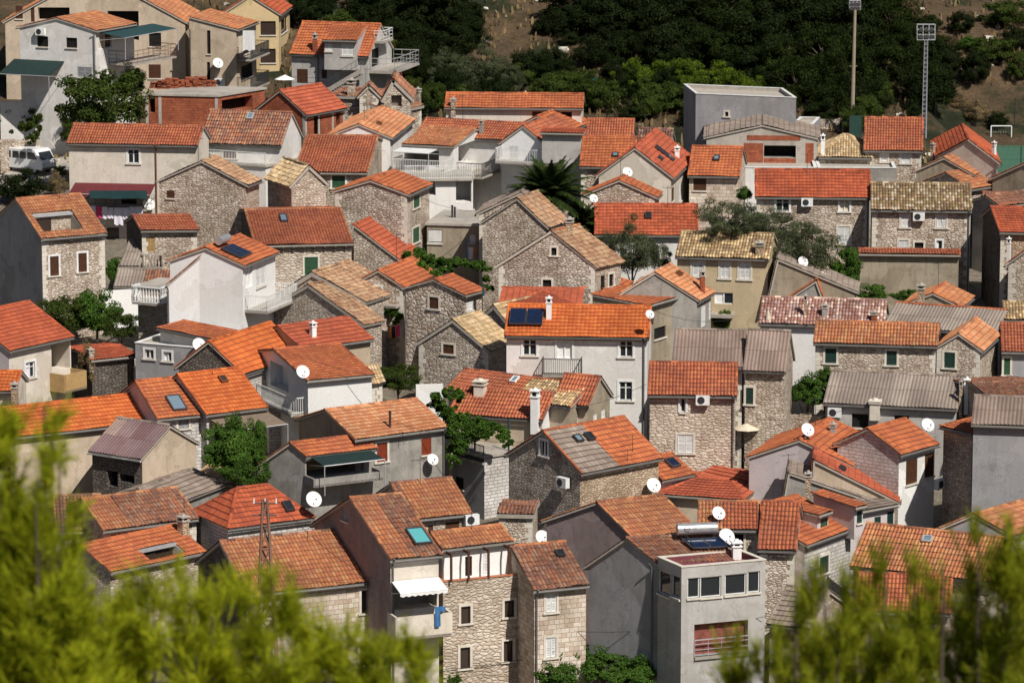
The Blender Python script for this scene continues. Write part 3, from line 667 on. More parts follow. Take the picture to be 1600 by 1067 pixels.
        a_, b_, c_, d_ = F_.pt(xa, z, .0), F_.pt(xa, z, out-.06), F_.pt(xb, z, out-.06), F_.pt(xb, z, .0)
        run(b_, c_)
        if sides: run(a_, b_); run(c_, d_)
        mb.build('railing' if ty != 'para' else 'parapet', M(m), o); h.bal = (F_, xa, xb, z, out, hh); return h
    def awning(h, face, u0, u1, v, out=1.5, drop=.5, m='fabric_white', posts=False, name='awning', val=True):
        F_ = h.f[face]; xa = F_.loc(*px((u0, v)))[0]; xb = F_.loc(*px((u1, v)))[0]; xa, xb = min(xa, xb), max(xa, xb); z = F_.loc(*px(((u0+u1)/2, v)))[1]
        mb = MB(); k = 8
        for i in range(k):
            x0, x1 = xa+(xb-xa)*i/k, xa+(xb-xa)*(i+1)/k
            a, b, c, d = F_.pt(x0, z, .05), F_.pt(x1, z, .05), F_.pt(x1, z-drop, out), F_.pt(x0, z-drop, out)
            mb.poly([a, b, c, d]); mb.poly([p-Z3*.03 for p in (d, c, b, a)])
            if val: mb.poly([d, c, c-Z3*.16, (c+d)/2-Z3*.22, d-Z3*.16])
        o = mb.build(name, M(m), h.root); mb = MB()
        mb.tube(F_.pt(xa, z-drop, out), F_.pt(xb, z-drop, out), .03, .03, 5)
        for x in (xa, xb):
            mb.tube(F_.pt(x, z-drop-.3, .02), F_.pt(x, z-drop, out), .02, .02, 5)
            if posts: mb.tube(F_.pt(x, z-drop-posts, out), F_.pt(x, z-drop, out), .03, .03, 5)
        mb.build('awning_frame', M('metal_light'), o); return h
    def pipe(h, face, u, v0=None, m='gutter_grey'):
        F_ = h.f[face]; x = min(F_.W-.08, max(.08, F_.loc(*px((u, v0 or 0)))[0])) if v0 is not None else (.1 if u == 'l' else F_.W-.1)
        mb = MB(); mb.path([F_.pt(x, F_.z1-.05, .3), F_.pt(x, F_.z1-.35, .08), F_.pt(x, F_.z0, .08)], .05, 6); mb.build('drainpipe', M(m), h.root); return h
    def hole(h, r, back='rubble', depth=1.9):
        """roof terrace cut into the slope"""
        b0 = h.roofhit((r[0]+r[2])/2, r[3]); b1 = h.roofhit((r[0]+r[2])/2, r[1]); i = b0[2]; O, S, Tv, N, Ls, Lt, hl, hr = h.planes[i]; k = mpp(b0[1])/SC_
        sc_ = (b0[3]+b1[3])/2; w = abs(r[2]-r[0])*k*.95; s0, s1 = sc_-w/2, sc_+w/2; t0, t1 = min(b0[4], b1[4]), max(b0[4], b1[4]); h.holes.append((i, s0, s1, t0, t1))
        Hh = V((Tv.x, Tv.y, 0)); cosr = Hh.length; Hh.normalize(); p0 = O+S*s0+Tv*t0; p1 = O+S*s1+Tv*t0; q0 = O+S*s0+Tv*t1; q1 = O+S*s1+Tv*t1; zf = p0.z-.9
        fz = lambda p: V((p.x, p.y, zf)); mb = MB(); U = lambda n_: [(0, 0), (w, 0), (w, 1), (0, 1)][:n_]
        mb.poly([fz(p0), fz(p1), fz(q1), fz(q0)]); mb.poly([fz(p0), fz(p1), p1, p0])
        mb.poly([fz(q0), fz(q1), q1, q0], [(0, 0), (w, 0), (w, 2), (0, 2)], 1); mb.poly([fz(p0), fz(q0), q0, p0]); mb.poly([fz(p1), fz(q1), q1, p1])
        o = mb.build('roof_terrace', [M('cream'), M(back)], h.root); mb = MB(); X = S; c = fz(q0)
        mb.box(c, X, Hh, Z3, w*.12, w*.48, -.06, -.01, .02, min(2.0, q0.z-zf-.3)); mb.build('door', M('dark_wood'), o)
        mb = MB(); mb.box(q0, X, Hh, Z3, -.1, w+.1, -.25, .1, -.14, .02); mb.build('lintel', M('metal_light'), o); return h
    # ---- emit wall and roof meshes
    def finish(h):
        mats = []; mb = MB(); P = h.root
        for kf in 'frbl':
            mn = h.wm[kf]
            if mn not in mats: mats.append(mn)
            h.f[kf].mesh(mb, mats.index(mn), random.random()*20)
        if h.wm['f'] in ('rubble', 'sgrey', 'mosaic', 'sbrown') and random.random() < .75:
            F_ = h.f['f']; qm = len(mats); mats.append('frame_stone'); z = F_.z1-.02; i = 0
            while z > F_.z0+.4:
                t = random.uniform(.24, .36); w_ = (.42 if i % 2 else .26)*random.uniform(.85, 1.2); i += 1; z -= t
                for xa, xb in ((-.012, w_), (F_.W-(.68-w_), F_.W+.012)): F_.bar(mb, xa, xb, z+.015, z+t, -.1, random.uniform(.008, .022), qm)
        wo = mb.build('wall', [M(q) for q in mats], P)
        ex, n, A, B, D, W = h.ex, h.n, h.A, h.B, h.D, h.W
        if h.flat:
            At = V((A.x, A.y, h.z)); mb = MB(); e = .12 if not h.par else -.003
            if h.par:
                mb.box(At, ex, n, Z3, .005, W-.005, .005, D-.005, -h.par-.12, -h.par)
                for q in ((.005, W-.005, .005, .18), (.005, W-.005, D-.18, D-.005), (.005, .18, .18, D-.18), (W-.18, W-.005, .18, D-.18)): mb.box(At, ex, n, Z3, *q, -h.par, .002)
                o = mb.build('roof', M(h.slabm), P); mb = MB()
                for q in ((-.04, W+.04, -.04, .2), (-.04, W+.04, D-.2, D+.04), (-.04, .2, .2, D-.2), (W-.2, W+.04, .2, D-.2)): mb.box(At, ex, n, Z3, *q, .003, .05)
                mb.build('coping', M(h.capm or 'white_paint'), o)
            else:
                mb.box(At, ex, n, Z3, -e, W+e, -e, D+e, 0, .16); o = mb.build('roof', M(h.slabm), P)
            return
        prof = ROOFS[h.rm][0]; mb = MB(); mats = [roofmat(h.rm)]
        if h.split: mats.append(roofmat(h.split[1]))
        mats.append(M('slab_edge')); sl = len(mats)-1
        for i, (O, S, Tv, N, Ls, Lt, hl, hr) in enumerate(h.planes):
            cen = O+S*Ls/2+Tv*Lt/2; vis = (CP-cen).dot(N) > 0; hs = [q[1:] for q in h.holes if q[0] == i]
            if h.split and not hl:
                f0 = h.split[0] if S.dot(ex) > 0 or abs(S.dot(ex)) < .5 else 1-h.split[0]
                flip = not (S.dot(ex) > 0 or abs(S.dot(ex)) < .5)
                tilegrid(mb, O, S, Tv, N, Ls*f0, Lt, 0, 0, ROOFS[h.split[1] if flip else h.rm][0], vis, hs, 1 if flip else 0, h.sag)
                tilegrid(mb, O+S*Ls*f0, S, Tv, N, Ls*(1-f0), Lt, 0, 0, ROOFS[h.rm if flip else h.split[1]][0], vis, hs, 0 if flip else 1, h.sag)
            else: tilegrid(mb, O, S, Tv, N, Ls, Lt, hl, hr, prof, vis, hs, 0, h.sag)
            pr = [(0, 0), (Ls, 0), (Ls-hr, Lt), (hl, Lt)]; up = [O+S*a+Tv*b+N*.02 for a, b in pr]; dn = [p-N*(.10+h.sag*1.05) for p in up]
            if hs:
                s0, s1, t0, t1 = hs[0]
                for rr in ((0, Ls, 0, t0), (0, Ls, t1, Lt), (0, s0, t0, t1), (s1, Ls, t0, t1)):
                    mb.poly([O+S*a+Tv*b+N*.0 for a, b in ((rr[0], rr[2]), (rr[1], rr[2]), (rr[1], rr[3]), (rr[0], rr[3]))], None, sl)
            else: mb.poly(dn[::-1], None, sl)
            for a, b in ((0, 1), (1, 2), (3, 0)): mb.poly([dn[a], dn[b], up[b], up[a]], None, sl)
        if h.sag: pass
        ro = mb.build('roof', mats, P)
        # ridge caps and verges
        if not h.nocap and prof != 'x':
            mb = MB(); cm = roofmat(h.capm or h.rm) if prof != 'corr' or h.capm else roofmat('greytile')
            def capline(p, q, r_=.11):
                d = q-p; L = d.length
                if L < .3: return
                k = max(1, round(L/.42)); X = d/L; Y = X.cross(Z3).normalized(); Zz = Y.cross(X)
                for i in range(k):
                    a, b = p+X*(L*i/k-.02), p+X*(L*(i+1)/k+.02); P0 = []
                    for c, rr in ((a, r_*1.12), (b, r_*.92)):
                        for t in range(6): an = math.pi*t/5; P0.append(tuple(c+Y*math.cos(an)*rr+Zz*math.sin(an)*rr*.8))
                    uo = random.random()*90; mb.add(P0, [(j, j+1, 7+j, 6+j) for j in range(5)]+[(0, 1, 2, 3), (3, 4, 5, 0)][0:2], [(uo, uo)]*28)
            for i, (O, S, Tv, N, Ls, Lt, hl, hr) in enumerate(h.planes):
                if i == 0 or (h.kind == 'x' and h.rf >= .99): capline(O+S*hl+Tv*Lt+Z3*.05, O+S*(Ls-hr)+Tv*Lt+Z3*.05, .12)
                if h.hip and i < 2: capline(O+Z3*.06, O+S*hl+Tv*Lt+Z3*.05); capline(O+S*Ls+Z3*.06, O+S*(Ls-hr)+Tv*Lt+Z3*.05)
                if not h.hip and prof in ('flat', 'sheet', 'barrel'): 
                    for s_ in (.05, Ls-.05): capline(O+S*s_+N*.07, O+S*s_+Tv*Lt+N*.07, .075)
            mb.build('ridge_cap', cm, ro)
        if h.gut:
            for i, (O, S, Tv, N, Ls, Lt, hl, hr) in enumerate(h.planes):
                if i > 1: continue
                mb = MB()
                p = O-V((Tv.x, Tv.y, 0)).normalized()*.05-Z3*.06; q = p+S*Ls; Y = V((Tv.x, Tv.y, 0)).normalized(); P0 = []
                for c in (p, q):
                    for t in range(5): an = math.pi+math.pi*t/4; P0.append(tuple(c+Y*math.cos(an)*.075+Z3*math.sin(an)*.075))
                mb.add(P0, [(j, j+1, 6+j, 5+j) for j in range(4)])
                mb.build('gutter', M(h.gut), ro)
HS = []
def _dish(root, c, r, mount, az=None, nm='satellite_dish', label=None):
    az = R(22) if az is None else R(az); el = R(34); f = V((math.sin(az)*math.cos(el), -math.cos(az)*math.cos(el), math.sin(el)))
    X = f.cross(Z3).normalized(); Y = X.cross(f); mb = MB(); rings = [(0, .0), (.35, .03), (.7, .11), (1, .22)]; P0 = [tuple(c-f*.0)]; k = 20; Fc = []
    for (rr, dd) in rings[1:]:
        for i in range(k): a = 2*math.pi*i/k; P0.append(tuple(c+(X*math.cos(a)+Y*math.sin(a)*1.05)*rr*r+f*dd*r))
    mb.add(P0[:k+1], [(0, 1+i, 1+(i+1) % k) for i in range(k)]); mb.add(P0, [(1+i+j*k, 1+(i+1) % k+j*k, 1+(i+1) % k+(j+1)*k, 1+i+(j+1)*k) for j in range(2) for i in range(k)])
    o = mb.build(nm, M('dish_white'), root, True); mb = MB(); tip = c+f*r*1.05-Y*r*.35; mb.tube(c-Y*r*.95+f*r*.2, tip, .012, .012, 5); mb.tube(c-Y*r*.1-f*.02, c-f*.15-Z3*.1, .04, .04, 6)
    mb.tube(c-f*.12-Z3*.1, V((c.x, c.y, mount.z))-f*.12, .03, .03, 6); mb.tube(V((c.x, c.y, mount.z))-f*.12, mount, .025, .025, 6) if (mount-c).length < 1.6 else None; mb.build('dish_bracket', M('metal_light'), o)
    mb = MB(); mb.tube(tip, tip-f*.0+(c-tip).normalized()*.12, .045, .03, 8); mb.build('receiver', M('plastic_dark'), o); return o
# ---------------------------------------------------------------- the town, back rows first; coordinates are readings from the photograph
H = House
T(1)
A1 = H('big beige apartment house with dark loggias behind the white house at top left', (20, 135), (1150, 138), 6.5, ap=(560, -170), k='y', w='beige', r='mixo', d=9, name='apartment_house')
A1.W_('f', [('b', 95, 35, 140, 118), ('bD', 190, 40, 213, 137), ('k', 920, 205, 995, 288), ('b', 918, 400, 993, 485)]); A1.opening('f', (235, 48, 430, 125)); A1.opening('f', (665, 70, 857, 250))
A2 = H('beige apartment wing with laundry balconies and a satellite dish, left of the yellow block', (1155, 178), (1462, 185), 6.6, ap=(1165, 108), k='y', rf=0.01, w='beige', r='mixo', d=6, name='apartment_house')
A2.W_('f', [('k', 1278, 190, 1300, 335), ('kD', 1278, 385, 1298, 510)]); A2.dish(1345, 393, 33); A2.ac('f', (1335, 485, 1390, 525)); A2.pipe('f', 'l')
A2.W_('r', [('k', 1490, 230, 1560, 330), ('k', 1490, 400, 1560, 480)])
A2.balcony('r', 1464, 1580, 345, 1.2, 1.0, 'rail', 'metal_dark'); A2.balcony('r', 1464, 1580, 530, 1.2, 1.0, 'rail', 'metal_dark')
WH = H('white house with low gable, tiled roof and teal sails beside its balcony, at top left', (105, 170), (590, 192), 10, ap=(365, 115), k='y', w='white', r='mixo', dl=((590, 192), (835, 150)), d=5.5)
WH.W_('f', [('k', 230, 226, 297, 290), ('k', 408, 235, 476, 297), ('y', 478, 415, 567, 478)]); WH.ac('f', (232, 176, 290, 214)); WH.pipe('f', 'r')
WH.W_('r', [('wD', 610, 210, 690, 300)]); WH.balcony('r', 672, 945, 365, 2.2, 1.0, 'rails', 'mast_rust')
WH.awning('r', 610, 940, 175, 2.4, .3, 'fabric_teal', 1.7, 'shade_sail', False)
WH.awning('f', 90, 400, 372, 2.6, .9, 'fabric_green', 2.0, 'shade_sail', False)
BB = H('unfinished red brick house with flat concrete roof under the beige apartment house', (898, 590), (1345, 600), 4.6, w='brick', flat=True, dl=((1345, 600), (1590, 560)), d=6, slabm='concrete', name='unfinished_house')
BB.opening('f', (918, 603, 958, 697), .5); BB.opening('r', (1370, 605, 1560, 680), .8)
T(2)
Y1 = H('tall yellow apartment block with olive shutters at the top edge', (-215, 88), (148, 86), 5.4, ap=(-30, -25), k='y', w='yellow', r='redtile', dl=((148, 86), (203, 45)), d=7, name='apartment_house')
Y1.W_('f', [('d', 28, 133, 122, 218), ('d', 28, 303, 122, 390)]); Y1.W_('r', [('d', 155, 115, 192, 200), ('d', 155, 280, 192, 375), ('d', 155, 440, 190, 480)])
G1 = H('pale grey house with orange roof, dormer and outside staircase below the wooded hill', (205, 328), (695, 345), 6, ap=(500, 145), w='grey', r='orange', d=6.5, dl=((695, 345), (805, 305)))
G1.W_('f', [('bD', 252, 428, 320, 515), ('b', 405, 432, 438, 488)]); G1.chim(365, 320, 30, 110, 'brick'); G1.pipe('f', 385, 400)
G1.W_('r', [('kD', 715, 300, 760, 410)]); G1.balcony('r', 697, 850, 415, 2.2, 1.1, 'rails', 'metal_light'); G1.balcony('r', 730, 790, 248, .8, .9, 'rails', 'white_paint')
G1d = H('', (408, 247), (622, 252), 7.4, ap=(560, 158), w='grey', r='orange', rf=1, d=3.2, z0=5.0, parent=G1, pitch=20)
G1d.W_('f', [('s', 425, 270, 472, 318), ('s', 528, 276, 600, 346)])
B2 = H('unfinished red brick house with concrete columns and red metal roof', (310, 705), (565, 660), 5, ap=(120, 562), w='brick', r='red', cu=5, name='unfinished_house')
B2.opening('f', (358, 715, 400, 835), .6); B2.opening('f', (495, 700, 520, 780), .4); B2.opening('f', (540, 690, 560, 770), .4)
S1 = H('stone ruin with a broken tile edge below the outside staircase', (450, 592), (785, 604), 4.6, ap=(650, 560), w='rubble', r='mix', d=5, sag=.3, pitch=14, gut=None, name='ruined_house')
S1.chim(590, 590, 50, 100, 'stone'); S1b = H('', (630, 590), (765, 590), 4.9, ap=(705, 495), k='y', w='rubble', r='mix', d=2, parent=S1, gut=None, sag=.1)
S2 = H('stone ruin with a pointed collapsing gable amid the ruined row', (780, 600), (965, 600), 5.0, ap=(835, 492), k='y', rf=.35, w='rubble', r='mix', d=5, gut=None, sag=.3, name='ruined_house')
S2.opening('f', (835, 590, 900, 660), .5, 'stone_dark')
S3 = H('low stone ruin with stump columns at the right end of the ruined row', (850, 690), (1040, 650), 3.6, ap=(930, 610), w='rubble', r='mix', d=4, gut=None, sag=.3, name='ruined_house')
S3.chim(930, 640, 30, 60, 'stone'); S3.chim(1000, 620, 36, 70, 'stone'); S3.chim(965, 650, 26, 50, 'stone')
T(1)
C1 = H('white gabled house with weathered brown tiled roof and roof window above the terrace', (1228, 872), (1740, 890), 6, ap=(1500, 690), w='white', r='mix', cu=1860, pitch=24)
C1.W_('f', [('b+', 1378, 930, 1458, 978)]); C1.sky((1525, 708, 1572, 750), 'pane_sky', 'metal_light')
T(2)
H1 = H('small white-gabled house with orange roof and brick wall beside the red metal roof', (430, 845), (835, 852), 6, ap=(650, 770), k='y', w='white', r='pale', cu=965, capm='pale'); H1.sky((720, 762, 790, 790), 'pane_dark', 'rust')
GH = H('long cream house with stepped orange roof just below the green hill', (1162, 662), (2020, 668), 6.2, ap=(1700, 582), w='cream', r='orange', pitch=22)
T(3); GH.W_('f', [('b', 125, 690, 186, 742), ('k', 305, 692, 370, 750)]); T(2); GH.chim(1218, 665, 36, 50, 'stone')
E0 = H('long house with dark orange tiles behind the balcony house', (980, 835), (1620, 868), 5.6, ap=(1250, 745), w='white', r='orange2'); E0.chim(1392, 830, 26, 85, 'grey')
E1 = H('white balcony house with brown-orange roof and broad open gable', (900, 892), (1222, 908), 6, ap=(1180, 792), w='white', r='mixo', cu=1480)

E1.balcony('r', 1240, 1500, 1040, 2.0, 1.0, 'rail', 'metal_dark')
E1.opening('f', (925, 930, 1130, 1030), 1.8, 'plaster_grey'); E1.awning('f', 905, 1130, 912, 2.1, .12, 'white_paint', 1.9, 'canopy', False); E1.balcony('f', 905, 1225, 1045, 2.1, .95, 'rail')
E1.opening('r', (1250, 870, 1440, 1000), 1.4, 'plaster_grey')
E2 = H('white gabled house with a curved white balcony above the palm tree', (1500, 880), (1790, 895), 5.8, ap=(1625, 780), k='y', w='pure', r='orange2', d=7)
E2.balcony('f', 1520, 1780, 990, 1.4, 1.0, 'rail'); E2.W_('f', [('s', 1560, 905, 1620, 985)])
T(3)
F1 = H('low hip-roofed brick house with flat orange ridge beside the blank grey wall', (-20, 800), (320, 815), 5.4, ap=(125, 722), k='y', w='brick', r='orange', d=6)
J1 = H('tall blank pale-grey rendered wall block capped with red tiles', (172, 822), (442, 828), 7.2, w='slate', flat=True, d=5, par=.2, capm='roof_redtile', name='rendered_block') if False else H('tall blank pale-grey rendered block capped with red tiles', (172, 822), (442, 828), 7.2, ap=(300, 812), w='grey', rf=1, d=1.2, r='redtile', pitch=10, name='rendered_block')
K1 = H('small house with bright orange ribbed roof next to the blank grey block', (455, 852), (748, 855), 5.2, ap=(600, 740), w='rubble', r='orange2')
L1 = H('small stone house with dark brown old tiles at the foot of the pines', (765, 886), (985, 890), 4.6, ap=(870, 800), w='rubble', r='brown', d=5.5, cu=1000)
T(7)
M1 = H('stone house with orange roof and small skylight next to the blank grey block', (-5+420*0+420, -2), (755, 2), 6.5, ap=(500, -180), w='rubble', r='orange'); M1.sky((622, -72, 655, -45), 'pane_sky')
M1.W_('f', [('k', 440, 100, 456, 120)])
T(3)
Q1 = H('modern pale lilac-grey house with stepped flat parapet and one tiny window', (1135, 580), (1755, 606), 7.2, w='slate', wl='slate', flat=True, dl=((1135, 580), (1065, 525)), d=6, par=.25)
Q1.W_('f', [('k+', 1316, 692, 1337, 720)]); Q1b = H('', (1740, 765), (1862, 768), 4.2, w='slate', flat=True, d=4, par=.2, parent=Q1)
R1 = H('unfinished grey concrete house with brick infill and one wide dark opening', (1190, 852), (1898, 858), 5.6, ap=(1560, 775), k='y', w='conc', r='greytile', d=7, name='unfinished_house', capm='greytile', nocap=True)
T(4); R1.opening('f', (-25, 900, 172, 975), 1.2); R1.infill = [(-150, 885, -30, 1010), (232, 885, 282, 1008), (-25, 978, 172, 1010), (-130, 838, 200, 868)]
S4 = H('stone house with yellowish tiled hip roof and slim white chimney near the sports pitch', (310, 970), (645, 974), 4.4, ap=(450, 832), w='rubble', r='straw', hip=.8, d=7); S4.chim(338, 960, 30, 130, 'white')
T4_ = H('stone house with deep orange roof in front of the lattice floodlight mast', (590, 925), (957, 930), 5, ap=(760, 732), w='rubble', r='orange2')
T4_.W_('f', [('s+', 700, 950, 738, 1000), ('s+', 822, 945, 880, 1010)])
U1 = H('cream gabled house with broad red roof beside the green sports pitch', (1030, 962), (1418, 1003), 5.4, ap=(1190, 862), k='y', w='cream', r='redtile', dl=((1190, 862), (1160, 780)), d=8); U1.chim(1018, 960, 26, 70, 'brown'); U1.chim(1395, 960, 26, 80, 'white'); U1.pipe('f', 'r')
T(8)
V1 = H('low drab gabled house with brown-orange roof in front of the cream gable', (900, 28), (1265, 50), 4.6, ap=(1060, -50), k='y', w='drab', r='mixo', d=6)
V2 = H('small stone shed with orange gable roof above the mossy-roofed stone house', (940, 100), (1240, 140), 4, ap=(1085, 42), k='y', w='rubble', r='mixo', d=4, name='shed')
V3 = H('grey rendered shed with flat top between the unfinished house and the stone houses', (310, 10), (790, 12), 4.4, w='cement', flat=True, d=6, par=.15, name='shed')
V4 = H('low white rendered building between the two orange stone-house roofs', (-170, 8), (300, 10), 4.3, w='white', flat=True, d=5, par=.15)
RE = H('orange gabled house cut by the right edge just below the pitch', (1368, 75), (1800, 120), 4.8, ap=(1581, -20), k='y', w='drab', r='orange2', d=6)
RF = H('dark low shed with old red tiles left of the right-edge stone lane', (1310, 235), (1500, 240), 3.8, ap=(1400, 165), w='sdark', r='mix', d=5, name='shed')
T(1)
AA = H('long cream rendered house with orange ribbed roof, maroon awning and washing line', (410, 882), (1222, 896), 7, ap=(800, 775), w='cream', r='orange2', pitch=26)
AA.W_('f', [('w+', 790, 925, 858, 1010)]); AA.pipe('f', 963, 900, 'rust')
T(5); AA.awning('f', 465, 960, 105, 2.2, .5, 'fabric_maroon', False); AA.balcony('f', 548, 925, 248, 1.2, .9, 'rails', 'metal_dark'); AA.dish(918, 237, 38); AA.W_('f', [('k', 750, 200, 845, 235), ('dD', 660, 378, 735, 455), ('s+', 612, 335, 652, 372)])
BS = H('stone house with a broad grey gable and one tiny brown window above the washing line', (965, 90), (1520, 116), 7, ap=(1300, -30), k='y', w='rubble', r='faded', cu=1600)
BS.W_('f', [('b', 1028, 150, 1078, 197)])
CC = H('stone-fronted house with a terrace cut into its orange roof at the left edge', (256, 443), (663, 408), 7, ap=(45, 205), w='rubble', wl='slate', r='mixo', d=8)
CC.W_('f', [('b+p', 308, 555, 362, 675), ('b+p', 483, 535, 535, 652)]); CC.hole((215, 290, 490, 400), 'rubble')
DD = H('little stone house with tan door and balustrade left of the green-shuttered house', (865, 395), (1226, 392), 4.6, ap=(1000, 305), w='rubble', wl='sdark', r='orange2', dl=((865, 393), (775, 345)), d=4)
DD.W_('f', [('tD', 893, 432, 957, 528)]); DD.balcony('f', 885, 1003, 618, .9, 1.0, 'balus', 'slab_edge')
EE = H('shed with weathered corrugated roof under the washing line', (735, 612), (862, 614), 2.6, ap=(700, 458), w='cement', r='grey', rf=1, name='shed', pitch=18)
EF = H('shed with red tiled strip and corrugated lean-to behind the white balustrade house', (700, 740), (1058, 742), 2.6, ap=(900, 640), w='rubble', r='grey', rf=1, name='shed', pitch=18, split=(.5, 'mix'))
GG = H('tall white house with solar water heater and white balcony', (1030, 585), (1500, 612), 8.2, ap=(1290, 505), k='y', w='pure', r='orange', d=6.5, cu=1700)
GGf = H('', (1028, 738), (1505, 748), 6.6, ap=(1258, 540), k='y', w='pure', r='mixo', d=.9, parent=GG, ov=.02, os=.02, adj=None)
GGf.pipe('f', 'l'); GGf.pipe('f', 'r')
GG.W_('r', [('wD', 1515, 620, 1560, 745), ('s', 1580, 610, 1640, 740)]); GG.balcony('r', 1510, 1700, 850, 1.6, 1.0, 'rail')
HH = H('cream house with red roof and slender porch column at the left edge', (65, 1120), (455, 1050), 6, ap=(170, 832), w='cream', r='redtile', pitch=24) if False else None
T(9)
HH = H('cream house with deep red roof and slender porch column at the left edge', (62, 106), (460, 18), 5.4, ap=(175, -190), w='cream', wl='lilac', r='redtile', d=7, pitch=24)
HH.W_('f', [('w+', 158, 180, 215, 278)]); HH.opening('f', (318, 60, 440, 230), 1.5, 'brown_paint'); HH.balcony('f', 312, 440, 330, 1.3, 1.0, 'para', 'tan_paint')
T(5)
AUb = H('stone pillar house with a white balustraded balcony left of the tall white house', (850, 745), (1035, 760), 4.4, w='rubble', flat=True, d=3, slabm='concrete', name='terrace_house'); AUb.balcony('f', 862, 1035, 830, 1.0, 1.1, 'balus', 'white_paint')
T(6)
D1 = H('stone house with large orange roof, tall green door and arched opening', (232, 38), (690, 42), 6.4, ap=(600, -185), w='rubble', r='orange2', cu=905, capm='mixo')
D1.W_('f', [('gD+p', 250, 50, 322, 218), ('g+p', 470, 58, 550, 135)]); D1.opening('f', (235, 250, 315, 275), .5)
II = H('ashlar stone house with wide orange roof, green shutters and eave brackets', (-10, 492), (603, 478), 6.2, ap=(270, 268), w='coursed', wl='sdark', r='orange2', cu=-250, capm='mixo')
II.W_('f', [('g+', 300, 560, 382, 670), ('g+', 22, 580, 90, 680)]); II.sky((142, 312, 198, 358), 'pane_sky')
JJ = H('tall grey stone gable house with bright orange roof and green shutters on its narrow side', (472, 155), (935, 175), 7.4, ap=(715, 90), k='y', w='sgrey', wr='rubble', r='orange', cu=1070)
JJ.W_('r', [('g+', 972, 178, 1010, 255), ('g+', 968, 378, 1008, 470)])
KK = H('stone house with a long steep red roof sliding down to the vine pergola', (588, 590), (925, 606), 3.6, ap=(590, 365), k='y', rf=.01, w='sgrey', r='red', d=4)
LL = H('small stone gable house with one white-shuttered window above a vine', (595, 724), (907, 745), 5.2, ap=(735, 645), k='y', w='rubble', r='orange', d=5.5)
LL.W_('f', [('s+p', 712, 742, 772, 828), ('wD', 735, 960, 830, 1060)]); LL.balcony('f', 640, 890, 845, .8, .05, 'para', 'slab_edge')
MM = H('tall house of large mosaic stones with orange roof and one brown window', (897, 752), (1284, 794), 6.4, ap=(1095, 700), k='y', w='mosaic', r='orange', cu=1394)
MM.W_('f', [('b+', 1070, 808, 1127, 880)]); MM.W_('r', [('s', 1300, 835, 1340, 890)]); MM.pipe('f', 'l')
NN2 = H('old stone house with sagging straw-coloured tiles behind the pebble gable', (120, 790), (668, 835), 5.0, ap=(325, 655), k='y', w='rubble', r='faded', d=5, sag=.35, gut=None, rf=.4)
NN = H('grey pebble-stone gable wall with broken roof left of the narrow vine passage', (42, 882), (655, 975), 4.2, ap=(310, 732), k='y', w='sgrey', r='faded', d=1.8, sag=.2, gut=None, rf=.45)
OO = H('house with plain red metal roof and dark capped chimney above the white house', (290, 1125), (728, 1062), 5.2, ap=(330, 965), w='beige', r='red', d=8, cu=0); OO.chim(352, 1055, 40, 90, 'white')
QQ = H('drab flat-roofed house with rusty vent stains and white roller blinds', (1056, 362), (1393, 372), 4.6, w='drab', flat=True, d=6, slabm='concrete')
QQ.W_('f', [('R', 1062, 390, 1150, 475), ('R', 1315, 422, 1355, 474), ('yD', 1283, 442, 1310, 570)]); QQ.chim(1212, 330, 9, 85, 'pipe'); QQ.chim(1228, 330, 9, 75, 'pipe')
UU = H('white terraced porch with lattice railing below the balcony house', (915, 80), (1340, 75), 4.7, w='white', flat=True, d=3.5, slabm='concrete', name='porch')
UU.opening('f', (985, 95, 1110, 180), 1.5, 'plaster_grey'); UU.opening('f', (1235, 60, 1330, 220), 1.5, 'plaster_grey'); UU.balcony('f', 915, 1340, 75, .4, 1.0, 'rail')
T(7)
NC = H('cream gabled house with blue solar panel and roof window on its red roof', (523, 52), (990, 64), 7, ap=(765, -112), k='y', w='cream', r='red', cu=1105); NC.dish(712, 38, 32, 'f', .5)
T(3); NC.panel(935, 958, .8, 1.7); NC.sky((885, 975, 935, 1000), 'pane_sky')
T(7); NC.W_('r', [('b', 985, 130, 1000, 215), ('s', 1032, 100, 1050, 215)])
OS = H('square-cut stone house with orange roof and brown open shutters', (1083, 54), (1406, 60), 6, ap=(1200, -120), w='ashlar', r='orange', d=7); OS.W_('f', [('b', 1120, 72, 1200, 150)]); T(3); OS.sky((1245, 975, 1282, 1005), 'pane_sky'); OS.chim(1020, 985, 34, 75, 'white'); T(7)
VV = H('low stone gable house with thin orange roof under the satellite dish', (432, 178), (888, 190), 6.7, ap=(670, 88), k='y', w='rubble', r='orange', d=2.2)
WW = H('long pale house with wide plain red roof and one square skylight', (508, 418), (1150, 421), 5.4, ap=(800, 238), w='white', r='redtile', pitch=26); WW.sky((823, 298, 860, 335), 'pane_dark'); WW.dish(503, 200, 27, 'f', .3)
WW.W_('f', [('s', 640, 450, 705, 500)])
XX = H('yellow rendered house with straw-coloured tiles and white shutters', (1006, 552), (1590, 570), 6.2, ap=(1300, 412), w='sand', r='yellow', cu=1640)
XX.W_('f', [('s+', 1113, 585, 1183, 680), ('s+', 1285, 597, 1343, 692), ('s+', 1403, 599, 1472, 698), ('wD', 1250, 780, 1365, 850)]); XX.chim(1530, 545, 60, 75, 'brown'); XX.balcony('f', 1245, 1370, 905, 1.2, .1, 'para', 'slab_edge')
YY = H('grey cement gable house with vivid orange roof and tall brick chimney', (595, 835), (1155, 822), 5.2, ap=(885, 656), k='y', w='cement', r='pale', dl=((1155, 822), (1245, 772)), rf=.52)
